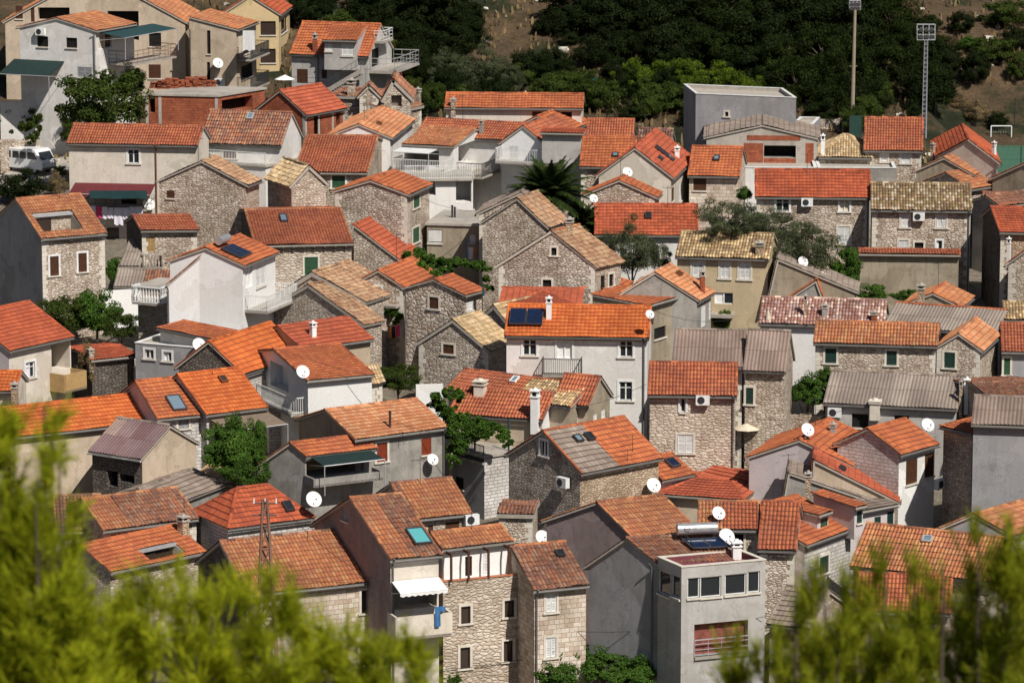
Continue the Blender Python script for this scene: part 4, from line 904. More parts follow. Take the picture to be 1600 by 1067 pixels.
YY.chim(1175, 780, 36, 140, 'brick'); YY.sky((995, 655, 1055, 690), 'pane_brown', 'rust'); YY.W_('r', [('sD', 1168, 860, 1195, 990), ('sD', 1216, 820, 1240, 940)])
ZZ = H('drab cement block with barred opening right of the main cream house', (842, 868), (1054, 800), 5.4, w='drab', flat=True, d=5, par=.1, capm='roof_orange', name='cement_block') if False else H('drab cement block with barred opening behind the cream house with the iron balcony', (842, 862), (1054, 800), 5.4, w='drab', rf=1, r='orange', ap=(900, 770), d=4, pitch=8, name='cement_block')
ZZ.W_('f', [('k', 878, 992, 950, 1060)])
ZL = H('grey lean-to with flat slab roof against the cement gable', (700, 785), (1010, 800), 4.4, ap=(870, 738), w='cement', r='greytile', rf=1, d=4, pitch=16, name='lean_to')
AB_ = H('low house with faded red hip roof between the big stone gable and the cream house', (-90, 872), (430, 876), 6.2, ap=(130, 778), w='rubble', r='red', hip=.8, d=7)
SO = H('small house with smooth orange roof squeezed right of the big stone gable', (640, 780), (750, 715), 4.4, ap=(660, 660), w='cement', r='orange', d=4)
AC = H('long cream house with bright orange roof, dark solar panels and iron balcony', (-48, 1040), (848, 1053), 8.0, ap=(400, 862), w='white', r='bright', pitch=27, gut='gutter_dark')
AC.solar((-15, 905, 195, 1000), 2); AC.chim(228, 945, 40, 140, 'white'); AC.dish(850, 915, 28, 'f', .6)
T(11)
AC.W_('f', [('w+p', 68, 42, 150, 140), ('wD+p', 278, 45, 370, 160), ('w+p', 665, 50, 745, 150), ('w+p', 662, 302, 742, 418)]); AC.balcony('f', 195, 432, 245, .9, 1.0, 'rail', 'metal_dark'); AC.pipe('f', 815, 100, 'gutter_grey')
T(7)
RR2 = H('stone house with grey cement ridge behind the faded orange stone gable', (-215, 290), (320, 300), 7.0, ap=(60, 165), k='y', w='sgrey', r='greytile', d=4)
RRg = H('stone gable house with faded orange tiles beneath the date palm', (-200, 345), (215, 372), 7.4, ap=(75, 200), k='y', w='rubble', wr='sdark', r='faded', cu=330, gut='gutter_dark', rf=.55)
SS = H('big rough stone house with ruined tiled roof and brown chimney', (-95, 610), (522, 618), 6.6, ap=(268, 400), k='y', w='sgrey', wr='rubble', r='faded', dl=((522, 618), (648, 590)), d=2.9, sag=.12, gut=None, capm='mixo', rf=.55)
SS.W_('f', [('k+', 243, 502, 275, 550), ('k+', 190, 700, 243, 780)]); SS.W_('r', [('k', 548, 675, 575, 770), ('k+', 598, 665, 625, 740)]); SS.chim(355, 400, 55, 75, 'brown')
T(8)
AD = H('long stone house with smooth dark orange roof and paired white shutters', (-80, 184), (637, 190), 6.6, ap=(300, 26), w='rubble', r='redtile', pitch=26)
AD.W_('f', [('w+', 50, 198, 130, 278), ('w+', 443, 205, 503, 280), ('s+', 432, 372, 505, 480), ('dD', 205, 385, 278, 450)]); AD.ac('f', (217, 200, 265, 237)); AD.pipe('f', 'r')
AE = H('stone house with mossy brown tiles, three doors and an air conditioner', (634, 264), (1262, 271), 6.4, ap=(900, 108), w='rubble', r='mossy', pitch=26)
AE.W_('f', [('s+', 822, 292, 872, 377), ('s+', 1042, 295, 1100, 380), ('sD+', 808, 457, 865, 535), ('kD+', 905, 470, 960, 535), ('w+', 1040, 458, 1075, 528)]); AE.ac('f', (905, 288, 957, 325)); AE.pipe('f', 'r')
AF = H('windowless drab stained block with red tile edge in front of the stone houses', (558, 542), (1190, 550), 4.0, ap=(800, 530), w='drab', rf=1, r='orange2', d=1.2, pitch=8, name='rendered_block')
AG = H('small grey gable with patchy red tiles right of the mossy-roofed stone house', (1245, 215), (1420, 245), 5, ap=(1325, 183), k='y', w='cement', r='mix', d=5)
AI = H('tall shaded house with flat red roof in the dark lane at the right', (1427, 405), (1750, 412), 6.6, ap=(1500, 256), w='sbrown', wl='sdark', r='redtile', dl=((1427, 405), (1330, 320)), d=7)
AJ = H('stone house with tall white chimney stack at the right edge', (1470, 600), (1760, 620), 5.6, ap=(1750, 400), k='y', rf=.99, w='rubble', wl='cement', r='orange', d=5); AJ.chim(1486, 570, 26, 130, 'white')
AK = H('brown shed with wide pale corrugated roof sloping right under a satellite dish', (5, 765), (548, 775), 4.4, ap=(50, 575), k='y', rf=.08, w='drab', r='greytile', d=3.5, name='shed'); AK.dish(215, 590, 33, 'f', -1.5)
AK2 = H('second pale corrugated shed roof with a white mortar ridge', (305, 835), (565, 838), 3.4, ap=(315, 715), k='y', rf=.05, w='drab', r='greytile', d=2.2, name='shed'); AK2.chim(335, 715, 40, 45, 'white')
AL = H('tiny orange tiled gable wedged beneath the corrugated shed', (105, 828), (352, 832), 3.9, ap=(300, 708), k='y', w='cement', r='orange', d=3, rf=.8, name='shed')
AO = H('long stone house with orange roof and three dark green shutters', (280, 1085), (1050, 1105), 6.2, ap=(700, 968), w='rubble', r='mixo', pitch=25)
T(12); AO.W_('f', [('G+', 353, 96, 422, 187), ('G+', 732, 111, 795, 200)]); 
AO2 = H('', (1028, 90), (1316, 106), 6.2, ap=(1165, 8), k='y', w='rubble', r='pale', cu=1412, parent=AO); AO2.W_('f', [('G+', 1088, 120, 1155, 217)])
T(8)
AM = H('low house with mottled pink and white tiles and a row of small chimneys', (-60, 965), (722, 985), 4.6, ap=(400, 822), w='white', r='pink'); AM.chim(230, 930, 24, 140, 'brown'); AM.chim(350, 930, 40, 75, 'grey'); AM.chim(655, 960, 40, 60, 'brick')
AN = H('low building with long corrugated grey-brown roof right of the mottled pink roof', (708, 985), (1402, 1033), 4.6, ap=(1000, 860), w='cement', r='grey', capm='orange', pitch=20)
AP = H('small house with mottled straw tiles on the right edge above the orange roof', (1452, 945), (1760, 950), 5.0, ap=(1560, 842), w='cement', r='yellow', d=4)
AT_ = H('old orange tiled hip roof with brick chimney stub in front of the drab block', (840, 850), (1190, 868), 4.6, ap=(970, 785), w='drab', r='mixo', k='y', d=4, capm='orange'); AT_.chim(945, 830, 50, 100, 'brown')
T(12)
AQ2 = H('blue-grey house with orange tiles and green window at the right edge', (1442, 112), (1800, 118), 5.2, ap=(1550, -55), w='slate', r='orange2', d=6); AQ2.W_('f', [('g+', 1448, 155, 1495, 260)])
T(9)
AQ = H('house with wide bright orange roof behind the blurred foreground branches', (-60, 655), (962, 540), 5.0, ap=(750, 388), w='beige', r='bright', pitch=25)
AR = H('white stone house with vivid orange roof and one big open roof window', (972, 527), (1268, 498), 5.4, ap=(780, 302), w='swhite', wl='lilac', r='orange', d=6.5); AR.sky((1030, 395, 1140, 500), 'pane_sky', 'panel_frame'); AR.W_('f', [('y+', 1100, 512, 1165, 590)])
AS = H('row house with vivid orange roof and small hatch right of the open roof window', (1275, 500), (1655, 452), 5.4, ap=(1100, 262), w='swhite', r='bright', d=6.5); AS.sky((1345, 278, 1402, 322), 'pane_brown', 'rust')
AT2 = H('dark pebble-stone gable with bright orange roof above the vine', (1500, 245), (1880, 118), 5.0, ap=(1322, 48), w='swhite', wl='sdark', r='bright', cu=1105)
AU = H('white flat-roofed house with patio, closed parasol and two small windows', (835, 62), (1290, 100), 4.2, w='slate', flat=True, d=5, par=.2); AU.W_('f', [('w+p', 895, 103, 950, 160), ('w+p', 1010, 118, 1060, 175)]); AU.dish(1228, 75, 42, 'f', .5)
T(5); AUr = H('thin orange tile strip roof along the side of the white patio house', (965, 1000), (1420, 1090), 4.9, ap=(1050, 965), w='pure', r='orange', rf=1, d=2, pitch=12, name='lean_to'); T(9)
AV2 = H('grey walled patio with white coping under the closed parasol', (698, 196), (1108, 250), 2.2, w='slate', flat=True, d=4, par=.8, name='patio')
AV = H('low shed with red tiled roof left of the grey walled patio', (565, 172), (850, 142), 3.0, ap=(600, 95), w='sdark', r='redtile', d=4.5, name='shed'); AV.chim(560, 165, 40, 60, 'stone')
AW = H('beige gabled barn with faded red corrugated roof and dark stone front', (543, 722), (872, 772), 5.0, ap=(690, 530), w='sdark', wr='beige', r='greyred', cu=1210, gut='gutter_white'); AW.opening('f', (662, 852, 728, 950), .6); AW.opening('f', (737, 875, 830, 925), .6)
AX = H('old shed with straw-brown tiles at the foot of the tall vine', (1170, 900), (1480, 940), 3.0, ap=(1320, 780), w='rubble', r='straw', d=5, sag=.2, gut=None, name='shed')
AY = H('shed with pale grey slab roof between the beige barn and the red hip roof', (1060, 1065), (1400, 935), 3.6, ap=(1090, 880), w='cement', r='greytile', d=4, gut=None, name='shed')
T(13)
BA0 = H('low house with dark weathered tiles behind the foreground branches at left', (310, 185), (600, 176), 4.4, ap=(470, -20), w='rubble', r='mix', pitch=23)
BA = H('stone house with mixed old brown and orange tiles left of the red hip roof', (600, 178), (1160, 106), 5.0, ap=(1000, -62), w='rubble', r='mixo', split=(.3, 'mix'), pitch=23)
BB2 = H('low house with dark slatted opening in its red-orange roof near the bottom left', (645, 420), (1200, 300), 4.2, ap=(1020, 155), w='rubble', r='orange', pitch=22); BB2.hole((800, 265, 1075, 340), 'dark_wood'); BB2.chim(1065, 205, 60, 110, 'brown')
AZ = H('white stone house with broad red hip roof and two roof hatches', (1325, 160), (1830, 95), 5.2, ap=(1420, -65), w='swhite', r='redtile', hip=.75, cu=1125); AZ.chim(1335, 20, 0, 0, 'pipe') if False else None
T(14); AZ.sky((150, 20, 215, 85), 'pane_dark')
T(10)
BC = H('bright white house with gable balcony, white curtains and orange roof', (318, 296), (735, 257), 5.8, ap=(135, 103), w='pure', r='orange', cu=-75); BC.W_('f', [('s', 630, 440, 700, 520)]); BC.opening('l', (88, 195, 200, 345), .8, 'fabric_white'); BC.balcony('l', 65, 300, 445, .9, 1.0, 'rail'); BC.dish(288, 243, 42, 'f', .7)
BD = H('grey cement house with orange roof, two red shutters and a pipe flue', (613, 656), (1187, 582), 6.2, ap=(437, 480), w='cement', wl='drab', r='pale', cu=264); BD.W_('f', [('r+', 745, 680, 810, 795), ('r', 1022, 650, 1083, 752)])
BD.chim(828, 590, 14, 105, 'pipe'); BD.dish(1090, 783, 36, 'f', .55); BD.pipe('f', 'r', m='gutter_white') if False else BD.pipe('f', 'r')
BE = H('grey cement annex with small orange roof, yellow terrace and dark shade sail', (300, 756), (745, 705), 5.9, ap=(226, 682), w='cement', r='orange', dl=((300, 756), (45, 722)), rf=.32, drop=.8); BE.opening('f', (310, 772, 665, 870), 1.6, 'plaster_yellow'); BE.balcony('f', 302, 720, 890, 1.3, .35, 'para', 'plaster_cement'); BE.awning('f', 330, 700, 742, 1.9, .2, 'fabric_green', 1.7, 'shade_sail', False); BE.ac('f', (512, 640, 577, 700)) if False else None
BG1 = H('house with broad orange roof, white box chimney and green-framed terrace', (1185, 492), (1772, 532), 5.2, ap=(1400, 345), w='beige', wr='pure', r='orange2', cu=1900); BG1.chim(1385, 385, 80, 90, 'cream'); T(11); BG1.chim(143, 540, 58, 200, 'white'); BG1.ac('r', (236, 545, 280, 590)); T(10)
BG2 = H('beige gabled house with half orange, half straw-coloured tiles', (1165, 350), (1940, 455), 5.6, ap=(1600, 268), w='beige', wr='drab', r='orange2', dl=((1940, 455), (2055, 410)), d=4.5, split=(.55, 'yellow')); T(11); BG2.sky((0, 285, 38, 325), 'pane_sky', 'white_paint'); BG2.W_('r', [('s', 405, 462, 440, 565)])
BG3 = H('narrow brown gabled house with orange roof next to the straw-tiled gable', (250, 420), (476, 440), 5.8, ap=(500, 272), w='beige', wr='drab', r='orange2', cu=604); BG3.W_('r', [('s', 503, 502, 525, 542), ('s', 552, 475, 575, 530)])
T(10)
BF = H('white terrace with black railing and teal pergola posts overgrown by a vine', (1410, 772), (1640, 735), 3.6, w='swhite', wl='slate', flat=True, cu=1215, slabm='concrete', name='terrace_house'); BF.balcony('l', 1220, 1408, 775, .1, 1.0, 'rail', 'metal_dark'); BF.W_('l', [('k', 1230, 890, 1282, 960)])
T(11)
BJ = H('tall stone house with mottled orange roof, open white shutters and air conditioner', (838, 377), (1390, 384), 7.4, ap=(1100, 188), w='coursed', r='orange2', pitch=27)
BJ.W_('f', [('o', 1040, 405, 1070, 490), ('s+', 1022, 628, 1118, 742)]); BJ.ac('f', (1147, 388, 1210, 430)); BJ.pipe('f', 'r')
BK = H('stone house with brown corrugated roof, green shutter and narrow right wing', (1425, 214), (1692, 224), 7.2, ap=(1600, -10), w='rubble', r='brownsheet', cu=1735, pitch=28); BK.W_('f', [('G+', 1422, 338, 1490, 440)])
BK2 = H('low front wing with corrugated roof and green dormer shutter beside the narrow stone house', (985, 198), (1432, 206), 7.15, ap=(1200, -14), w='rubble', r='brownsheet', pitch=26)
BI = H('stone gable house with half grey, half orange roof, antennas and satellite dish', (428, 860), (932, 764), 6.2, ap=(217, 606), w='sbrown', wl='sgrey', r='greytile', cu=-20, split=(.46, 'orange'), capm='orange')
BI.W_('l', [('w+', 175, 665, 220, 760)]); BI.ac('l', (302, 888, 370, 948)); BI.sky((370, 640, 435, 690), 'pane_sky'); BI.sky((440, 625, 505, 680), 'pane_dark'); BI.dish(873, 942, 46, 'f', .6)
BL = H('little white house with orange roof and blue skylight below the tall stone house', (930, 905), (1132, 865), 3.8, ap=(950, 752), w='pure', r='orange', d=3.5); BL.sky((940, 785, 1030, 850), 'panel_blue', 'panel_frame')
BM = H('low house with twin red metal roof planes below the tall stone house', (885, 995), (1432, 1035), 3.4, ap=(1290, 905), w='beige', r='red', d=6, hip=.5)
BM2 = H('red roofed shed with mauve edge between the low house and the stone lane', (1120, 890), (1390, 945), 3.2, ap=(1130, 832), w='beige', r='red', d=3, name='shed')
T(12)
BN = H('long low house with grey corrugated roof and white air conditioner in its shaded wall', (340, 428), (1172, 466), 4.8, ap=(700, 252), w='grey', r='grey', pitch=25); BN.ac('f', (377, 458, 455, 512)); BN.W_('f', [('k', 517, 500, 620, 585), ('k', 780, 510, 870, 570)]); BN.chim(662, 455, 75, 30, 'cream'); BN.chim(1228, 420, 40, 140, 'white'); BN.chim(1190, 440, 20, 150, 'brown')
BR = H('tall stone house with orange roof and steep left side near the right edge', (1058, 578), (1252, 626), 7.4, ap=(1200, 520), w='rubble', r='orange', d=6, pitch=22)
BSg = H('grey rendered house with corrugated roof at the right edge', (1254, 562), (1800, 580), 9.8, ap=(1500, 400), w='slate', r='brownsheet', d=6, pitch=20)
BRr = H('stone barn with long old roof rising to the right edge', (1380, 420), (1760, 400), 6.4, ap=(1600, 300), w='rubble', r='mix', d=6)
BO = H('lilac-white gabled house with orange roof below the rough stone wall', (-135, 770), (512, 818), 5.4, ap=(188, 664), k='y', w='lilac', r='orange', cu=680, rf=.5); BO.chim(402, 625, 40, 60, 'grey'); BO.dish(243, 600, 42, 'f', -.5)
BP = H('white house with orange roof, brown double shutters and stone ground floor', (822, 746), (1058, 680), 6.6, ap=(530, 594), w='pure', wl='swhite', r='orange', cu=430); BP.W_('f', [('b', 852, 782, 922, 930), ('b', 968, 742, 1040, 885)]); BP.dish(985, 570, 42, 'f', -3.2); BP.ac('f', (1010, 885, 1065, 970))
BQ = H('house with long red metal roof sliding right beside a grey slab roof', (255, 1030), (800, 1042), 4.4, ap=(262, 785), k='y', rf=.02, w='beige', r='red', d=3.4); BQ.sky((415, 830, 490, 870), 'panel_blue')
BQ2 = H('shed with long grey weathered slab roof beside the red metal roof', (80, 1062), (740, 1075), 4.2, ap=(130, 865), k='y', rf=.05, w='cement', r='greytile', d=3, name='shed'); BQ2.chim(248, 950, 44, 85, 'brown')
T(16)
CBs = H('narrow house with green shutters and pale wall under the grey slab roof', (470, 85), (760, 30), 4.6, ap=(500, 20), w='lilac', r='greytile', d=3); CBs.W_('f', [('G', 618, 100, 655, 158), ('G', 692, 70, 728, 158), ('s', 760, 55, 776, 120)])
CB = H('lilac house with orange roof and two tall dormers', (228, 262), (508, 160), 5.4, ap=(60, 15), w='swhite', wl='lilac', r='orange', d=7); CB.W_('f', [('G+', 298, 330, 350, 430)])
CBd = H('', (300, 95), (378, 70), 6.4, ap=(110, 10), w='lilac', r='orange', d=3, k='x', rf=1, parent=CB, z0=4.8, pitch=12); CBd.W_('f', [('g', 305, 108, 348, 180)])
CBe = H('', (512, 50), (578, 35), 6.6, ap=(420, -10), w='lilac', r='orange', d=3, k='x', rf=1, parent=CB, z0=4.8, pitch=12); CBe.W_('f', [('G', 516, 65, 562, 135)])
CC2 = H('stone house with large weathered orange roof and skylight behind the right foreground pine', (475, 374), (1330, 470), 5.8, ap=(1000, 188), w='rubble', r='mixo', cu=1487, pitch=25); CC2.sky((895, 222, 965, 262), 'pane_sky', 'metal_light')
CDg = H('grey gabled house with brown-orange roof at the right edge', (975, 180), (1418, 208), 6.2, ap=(1130, 88), k='y', w='slate', r='mixo', dl=((1130, 88), (1480, -10)), d=6)
CE = H('low building with grey tiled roof at the foot of the right foreground pine', (-10, 715), (245, 745), 4.6, ap=(100, 510), w='rubble', r='greytile', pitch=26)
CF = H('orange-roofed house hidden behind the right foreground pine', (500, 640), (1060, 660), 4.8, ap=(800, 440), w='rubble', r='orange2', pitch=25)
T(14)
BV = H('stone house with weathered red roof, brown shutters and an air conditioner', (900, 112), (1262, 75), 7.0, ap=(1030, -112), w='rubble', r='mix', split=(.12, 'mixo'), pitch=26); BV.W_('f', [('b', 1100, 130, 1180, 185), ('b', 1000, 150, 1030, 190)]); BV.ac('f', (1208, 80, 1272, 142))
BU = H('tall mauve gabled house with old orange roof, teal roof window and white awning', (777, 342), (1082, 314), 9.0, ap=(556, -5), w='cream', wl='mauve', r='mixo', dl=((777, 342), (335, 150)), split=(.45, 'mix')); BU.sky((880, 172, 1005, 285), 'pane_teal', 'panel_frame')
BU.W_('l', [('y', 500, 60, 537, 125)]); BU.awning('f', 785, 1060, 462, 1.35, .32, 'fabric_white'); BU.opening('f', (800, 500, 1060, 632), 1.3, 'plaster_grey'); BU.balcony('f', 770, 1085, 755, 1.3, 1.05, 'para', 'plaster_cream'); BU.pipe('f', 'l')
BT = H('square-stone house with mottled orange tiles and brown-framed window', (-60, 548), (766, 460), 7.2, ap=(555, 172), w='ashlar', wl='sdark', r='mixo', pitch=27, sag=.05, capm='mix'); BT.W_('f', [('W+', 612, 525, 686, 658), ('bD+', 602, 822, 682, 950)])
BW = H('white attic floor with brown pergola posts and old tiled roof above the pale stone front', (1082, 286), (1500, 237), 8.6, ap=(1390, 155), w='pure', r='mixo', pitch=22); BW.W_('f', [('kD', 1215, 330, 1255, 445), ('sD', 1320, 315, 1350, 430)])
BX = H('', (1086, 480), (1580, 432), 7.0, ap=None, w='coursed', flat=True, d=1.4, par=.1, parent=BW, capm='roof_orange2' if False else 'clay_pot')
BX.W_('f', [('d+', 1190, 620, 1245, 720), ('d+', 1186, 858, 1243, 980), ('d+', 1443, 585, 1500, 682), ('d+', 1438, 820, 1492, 938)])
T(15)
BY = H('ashlar stone house with weathered brown roof and white shutters', (126, 522), (452, 491), 7.0, ap=(300, 250), w='ashlar', r='mix', pitch=25, capm='mixo'); BY.W_('f', [('s+', 198, 550, 257, 655), ('s+', 196, 802, 255, 918)]); BY.sky((250, 308, 300, 348), 'pane_dark'); BY.pipe('f', 'l')
BYr = H('roofless stone ruin with rough broken walls behind the white attic floor', (-90, 85), (128, 90), 5.4, ap=(20, 55), w='rubble', r='mix', d=3, sag=.3, gut=None, name='ruined_house')
CA = H('mauve gabled house with bright mottled orange roof and buttressed dark side', (690, 215), (1078, 170), 7.4, ap=(510, 20), w='mauve', wl='mauve', r='mixo', dl=((690, 215), (200, 130)), rf=.38)
CA2 = H('stone house with mottled red-orange roof and satellite dish on a pole', (1080, 168), (1440, 172), 6.8, ap=(1250, 16), w='rubble', r='mixo', split=(.4, 'orange2'), pitch=24); CA2.W_('f', [('k+', 1285, 200, 1345, 300)])
CA3 = H('stone house with steep orange roof section left of the lilac dormer house', (1425, 283), (1652, 290), 6.4, ap=(1540, 18), w='rubble', r='orange2', pitch=28); CA3.W_('f', [('k', 1565, 310, 1582, 332)])
BZ = H('tall grey rendered house with glazed balcony box and solar water heater', (833, 372), (1330, 352), 8.8, ap=(690, 228), w='grey', wl='slate', r='mix', dl=((835, 372), (443, 290)), rf=.42, drop=.9); BZ.solar((1010, 232, 1240, 325), 2, True); BZ.chim(1303, 345, 62, 100, 'white')
BZ.pipe('l', 818, 500)
BX2 = H('', (985, 395), (1472, 352), 9.3, w='grey', flat=True, dl=((985, 450), (845, 390)), par=.3, parent=BZ, capm='frame_stone', slabm='mauve_coping', z0=1.8)
BX2.W_('f', [('wv', 1020, 455, 1090, 572), ('wv', 1095, 448, 1215, 566), ('wv', 1238, 433, 1360, 552), ('wv', 1370, 418, 1440, 540)])
BX2.W_('l', [('wv', 845, 418, 920, 555), ('wv', 925, 440, 975, 570)]); BX2.opening('f', (1058, 712, 1370, 895), .35, 'curtain_red'); BX2.balcony('f', 1058, 1370, 900, .12, .9, 'rails', 'metal_light', sides=False)
BZ2 = H('', (985, 1000), (1472, 985), 2.0, w='grey', flat=True, d=2, parent=BZ, par=.01) if False else None

T(10)
ST = H('low stone house with straw-coloured roof and brown window beside the cream house', (985, 60), (1432, 106), 5.4, ap=(1212, -78), k='y', w='sgrey', wr='rubble', r='straw', dl=((1432, 106), (1530, 75)), d=3.2, rf=.5, gut=None, sag=.15)
ST.W_('f', [('b+', 1155, 72, 1222, 130)])
T(6)
ST2 = H('small barn with broken straw-coloured tiles behind the low stone house with brown window', (1340, 965), (1580, 1000), 5.2, ap=(1460, 860), k='y', w='sgrey', r='straw', d=4.5, gut=None, sag=.25, name='barn')
CT = H('small stone house with sagging straw-coloured roof behind the green-shuttered stone houses', (50, 60), (205, 112), 6.2, ap=(130, -50), w='rubble', r='straw', gut=None, sag=.2, d=2.6)
T(1)
CTt = H('white rooftop terrace with railing in front of the brown-roofed white house', (1275, 1008), (1640, 1035), 4.4, w='white', flat=True, d=5, slabm='concrete', name='terrace_house'); CTt.balcony('f', 1275, 1640, 1008, .15, .9, 'rail')
T(9)
EL = H('small orange-roofed house with chimney at the left edge above the foreground branches', (-120, 352), (96, 356), 5.2, ap=(0, 240), w='cream', r='bright'); EL.chim(92, 420, 48, 110, 'brown')
AS.awning('f', 1290, 1650, 508, 2.4, .35, 'wood_old', 2.0, 'canopy', False)
T(10)
BCg = H('', (78, 442), (312, 432), 3.2, w='swhite', flat=True, d=2.5, parent=BC, slabm='concrete')
LW = H('stub of a roofless stone wall with loose tiles beside the lane bush', (712, 300), (800, 290), 3.6, w='sgrey', r='straw', d=1.5, ap=(760, 190), gut=None, name='ruined_house')
T(5); _c, _S, _T, _N = GG.panel(1455, 540, 1.9, 1.5, 2)
mb = MB(); q = _c+_T*1.0+Z3*.3; mb.tube(q-_S*.75, q+_S*.75, .27, .27, 18); mb.build('water_tank', M('tank_silver'), GG.root, True)
# ---------------------------------------------------------------- ground
def ground():
    xs = np.concatenate([np.linspace(-600, -90, 14)[:-1], np.linspace(-90, 90, 91), np.linspace(90, 600, 14)[1:]])
    ys = np.concatenate([np.linspace(-120, 0, 7)[:-1], np.linspace(0, 150, 31), np.linspace(150, 320, 35)[1:], np.linspace(320, 420, 81)[1:], np.linspace(420, 1100, 30)[1:]])
    X, Y = np.meshgrid(xs, ys); Zs = np.vectorize(gz)(X, Y)
    nx = len(xs); idx = np.arange(len(ys)*nx).reshape(len(ys), nx)
    q = np.stack([idx[:-1, :-1], idx[:-1, 1:], idx[1:, 1:], idx[1:, :-1]], -1).reshape(-1, 4)
    mb = MB(); mb.add(np.stack([X, Y, Zs], -1).reshape(-1, 3), q)
    g = NG('earth'); P = g.pos(); a = g.ramp(g.noise(.16, P, 6, .65), [(.38, (.12, .08, .048)), (.52, (.075, .053, .03)), (.58, (.025, .03, .012)), (.68, (.014, .018, .007))])
    b = g.ramp(g.noise(.35, P, 5, .6), [(.35, (.17, .145, .115)), (.6, (.24, .21, .17)), (.72, (.06, .07, .03))])
    s = g.n('ShaderNodeSeparateXYZ'); g.l(P, s.inputs[0]); t = g.math('MULTIPLY', g.math('GREATER_THAN', s.outputs[1], 150.0), g.math('LESS_THAN', s.outputs[1], 303.0))
    c = g.mix(t, a, b); c = g.mix(1.0, c, g.ramp(g.noise(2.5, P, 6, .75), [(.3, (.55, .55, .55)), (.7, (1.35, 1.32, 1.25))]), 'MULTIPLY')
    g.fin(c, .95, g.noise(3, P, 6, .7), .8, .3); o = mb.build('ground', g.m, None, True); tag(o, kind='structure')
ground()
# ---------------------------------------------------------------- vegetation
def ghit(u, v, hc):
    d = ray(u, v); y = 160.0
    while y < 900:
        p = CP+d*(y/d.y)
        if p.z <= gz(p.x, p.y)+hc: break
        y += .25
    return p
def leafmesh(name, C_, size, asp, mat, out=None, fold=True):
    """C_: leaf centres (n,3); quads of random lean, biased to face away from the crown's middle"""
    n = len(C_); rg = RNG; N = rg.normal(size=(n, 3)); 
    if out is not None: N = N*.7+out
    N[:, 2] += .35; N /= np.linalg.norm(N, axis=1)[:, None]
    A = np.cross(N, rg.normal(size=(n, 3))); A /= np.linalg.norm(A, axis=1)[:, None]; B = np.cross(N, A)
    s = size*rg.uniform(.6, 1.35, (n, 1)); a = A*s; b = B*s*asp
    P = np.stack([C_-a*.5, C_-a*.05-b*.5, C_+a*.5, C_-a*.05+b*.5], 1).reshape(-1, 3)
    mb = MB(); mb.add(P, np.arange(n*4).reshape(n, 4)); me = mb.build(name, mat); data = me.data; bpy.data.objects.remove(me); return data
def crowndata(kind):
    nl, size, asp, mat, ncl, cr, flat = {'pine': (15000, .085, .30, 'leaf_pine', 80, .21, .9), 'dark': (15000, .075, .5, 'leaf_dark', 75, .23, .9), 'mid': (13000, .075, .6, 'leaf_mid', 70, .22, .85),
        'broad': (12000, .085, .6, 'leaf_bright', 65, .22, .8), 'olive': (17000, .07, .28, 'leaf_olive', 80, .2, .85), 'lime': (13000, .085, .32, 'leaf_lime', 80, .19, .75), 'dry': (7000, .08, .4, 'leaf_dry', 50, .24, .9)}[kind]
    dirs = RNG.normal(size=(ncl, 3)); dirs /= np.linalg.norm(dirs, axis=1)[:, None]; rad = RNG.uniform(.35, .88, ncl)**.7
    lob = 1+.22*np.sin(dirs[:, 0]*3.1+RNG.uniform(0, 6))+.18*np.sin(dirs[:, 1]*4.3+RNG.uniform(0, 6))+RNG.normal(0, .08, ncl)
    cc = dirs*(rad*lob)[:, None]; cc[:, 2] *= flat; cc[:, 2] = np.where(cc[:, 2] < -.35, cc[:, 2]*.6, cc[:, 2])
    k = RNG.integers(0, ncl, nl); d = RNG.normal(size=(nl, 3)); d /= np.linalg.norm(d, axis=1)[:, None]
    r = cr*RNG.uniform(.6, 1.4, ncl)[k]*RNG.uniform(.35, 1.05, nl)**.6
    C_ = cc[k]+d*r[:, None]*np.array([1, 1, .8]); out = d*.9+C_*.5
    return leafmesh('crown_'+kind, C_, size, asp, M(mat), out)
CROWN = {k: [crowndata(k) for _ in range(n)] for k, n in (('pine', 3), ('dark', 3), ('mid', 2), ('broad', 3), ('olive', 3), ('lime', 2), ('dry', 1))}
def tree(u, v, wpx, hpx, kind, label, hc=None, group=None, name='tree', cat='tree', y=None, deep=1.0, gfix=None):
    p = None
    for _ in range(3):
        m_ = mpp(p) if p else (.05 if v < 200 else .042)
        rz = hpx*m_/2; h_ = (rz*.8) if hc is None else hc
        p = ghit(u, v, h_) if y is None else aty(u, v, y)
    rx = wpx*m_/2*.92; g = gz(p.x, p.y) if gfix is None else gfix
    t = thing(name, label, cat, (p.x, p.y, g), 0, group); cme = random.choice(CROWN[kind]); c = bpy.data.objects.new('crown', cme); COL.objects.link(c); c.parent = t
    c.location = (0, 0, p.z-g); c.scale = (rx, rx*deep, rz*1.05); c.rotation_euler = (0, 0, random.uniform(-.5, .5)+random.choice([0, math.pi]))
    mb = MB(); base = V((p.x, p.y, g-.3)); top = V((p.x, p.y, p.z)); r0 = max(.05, rx*.055); mid = base.lerp(top, .55)+V((random.uniform(-.1, .1)*rx, 0, 0))
    mb.tube(base, mid, r0, r0*.75, 7, caps=False); mb.tube(mid, top, r0*.75, r0*.4, 7)
    for i in range(5):
        a = i*1.26+random.random(); q = mid.lerp(top, random.uniform(0, .6)); e = top+V((math.cos(a)*rx*.6, math.sin(a)*rx*.6, rz*random.uniform(-.2, .5))); mb.tube(q, e, r0*.5, r0*.15, 5)
    mb.build('trunk', M('bark'), t); return t
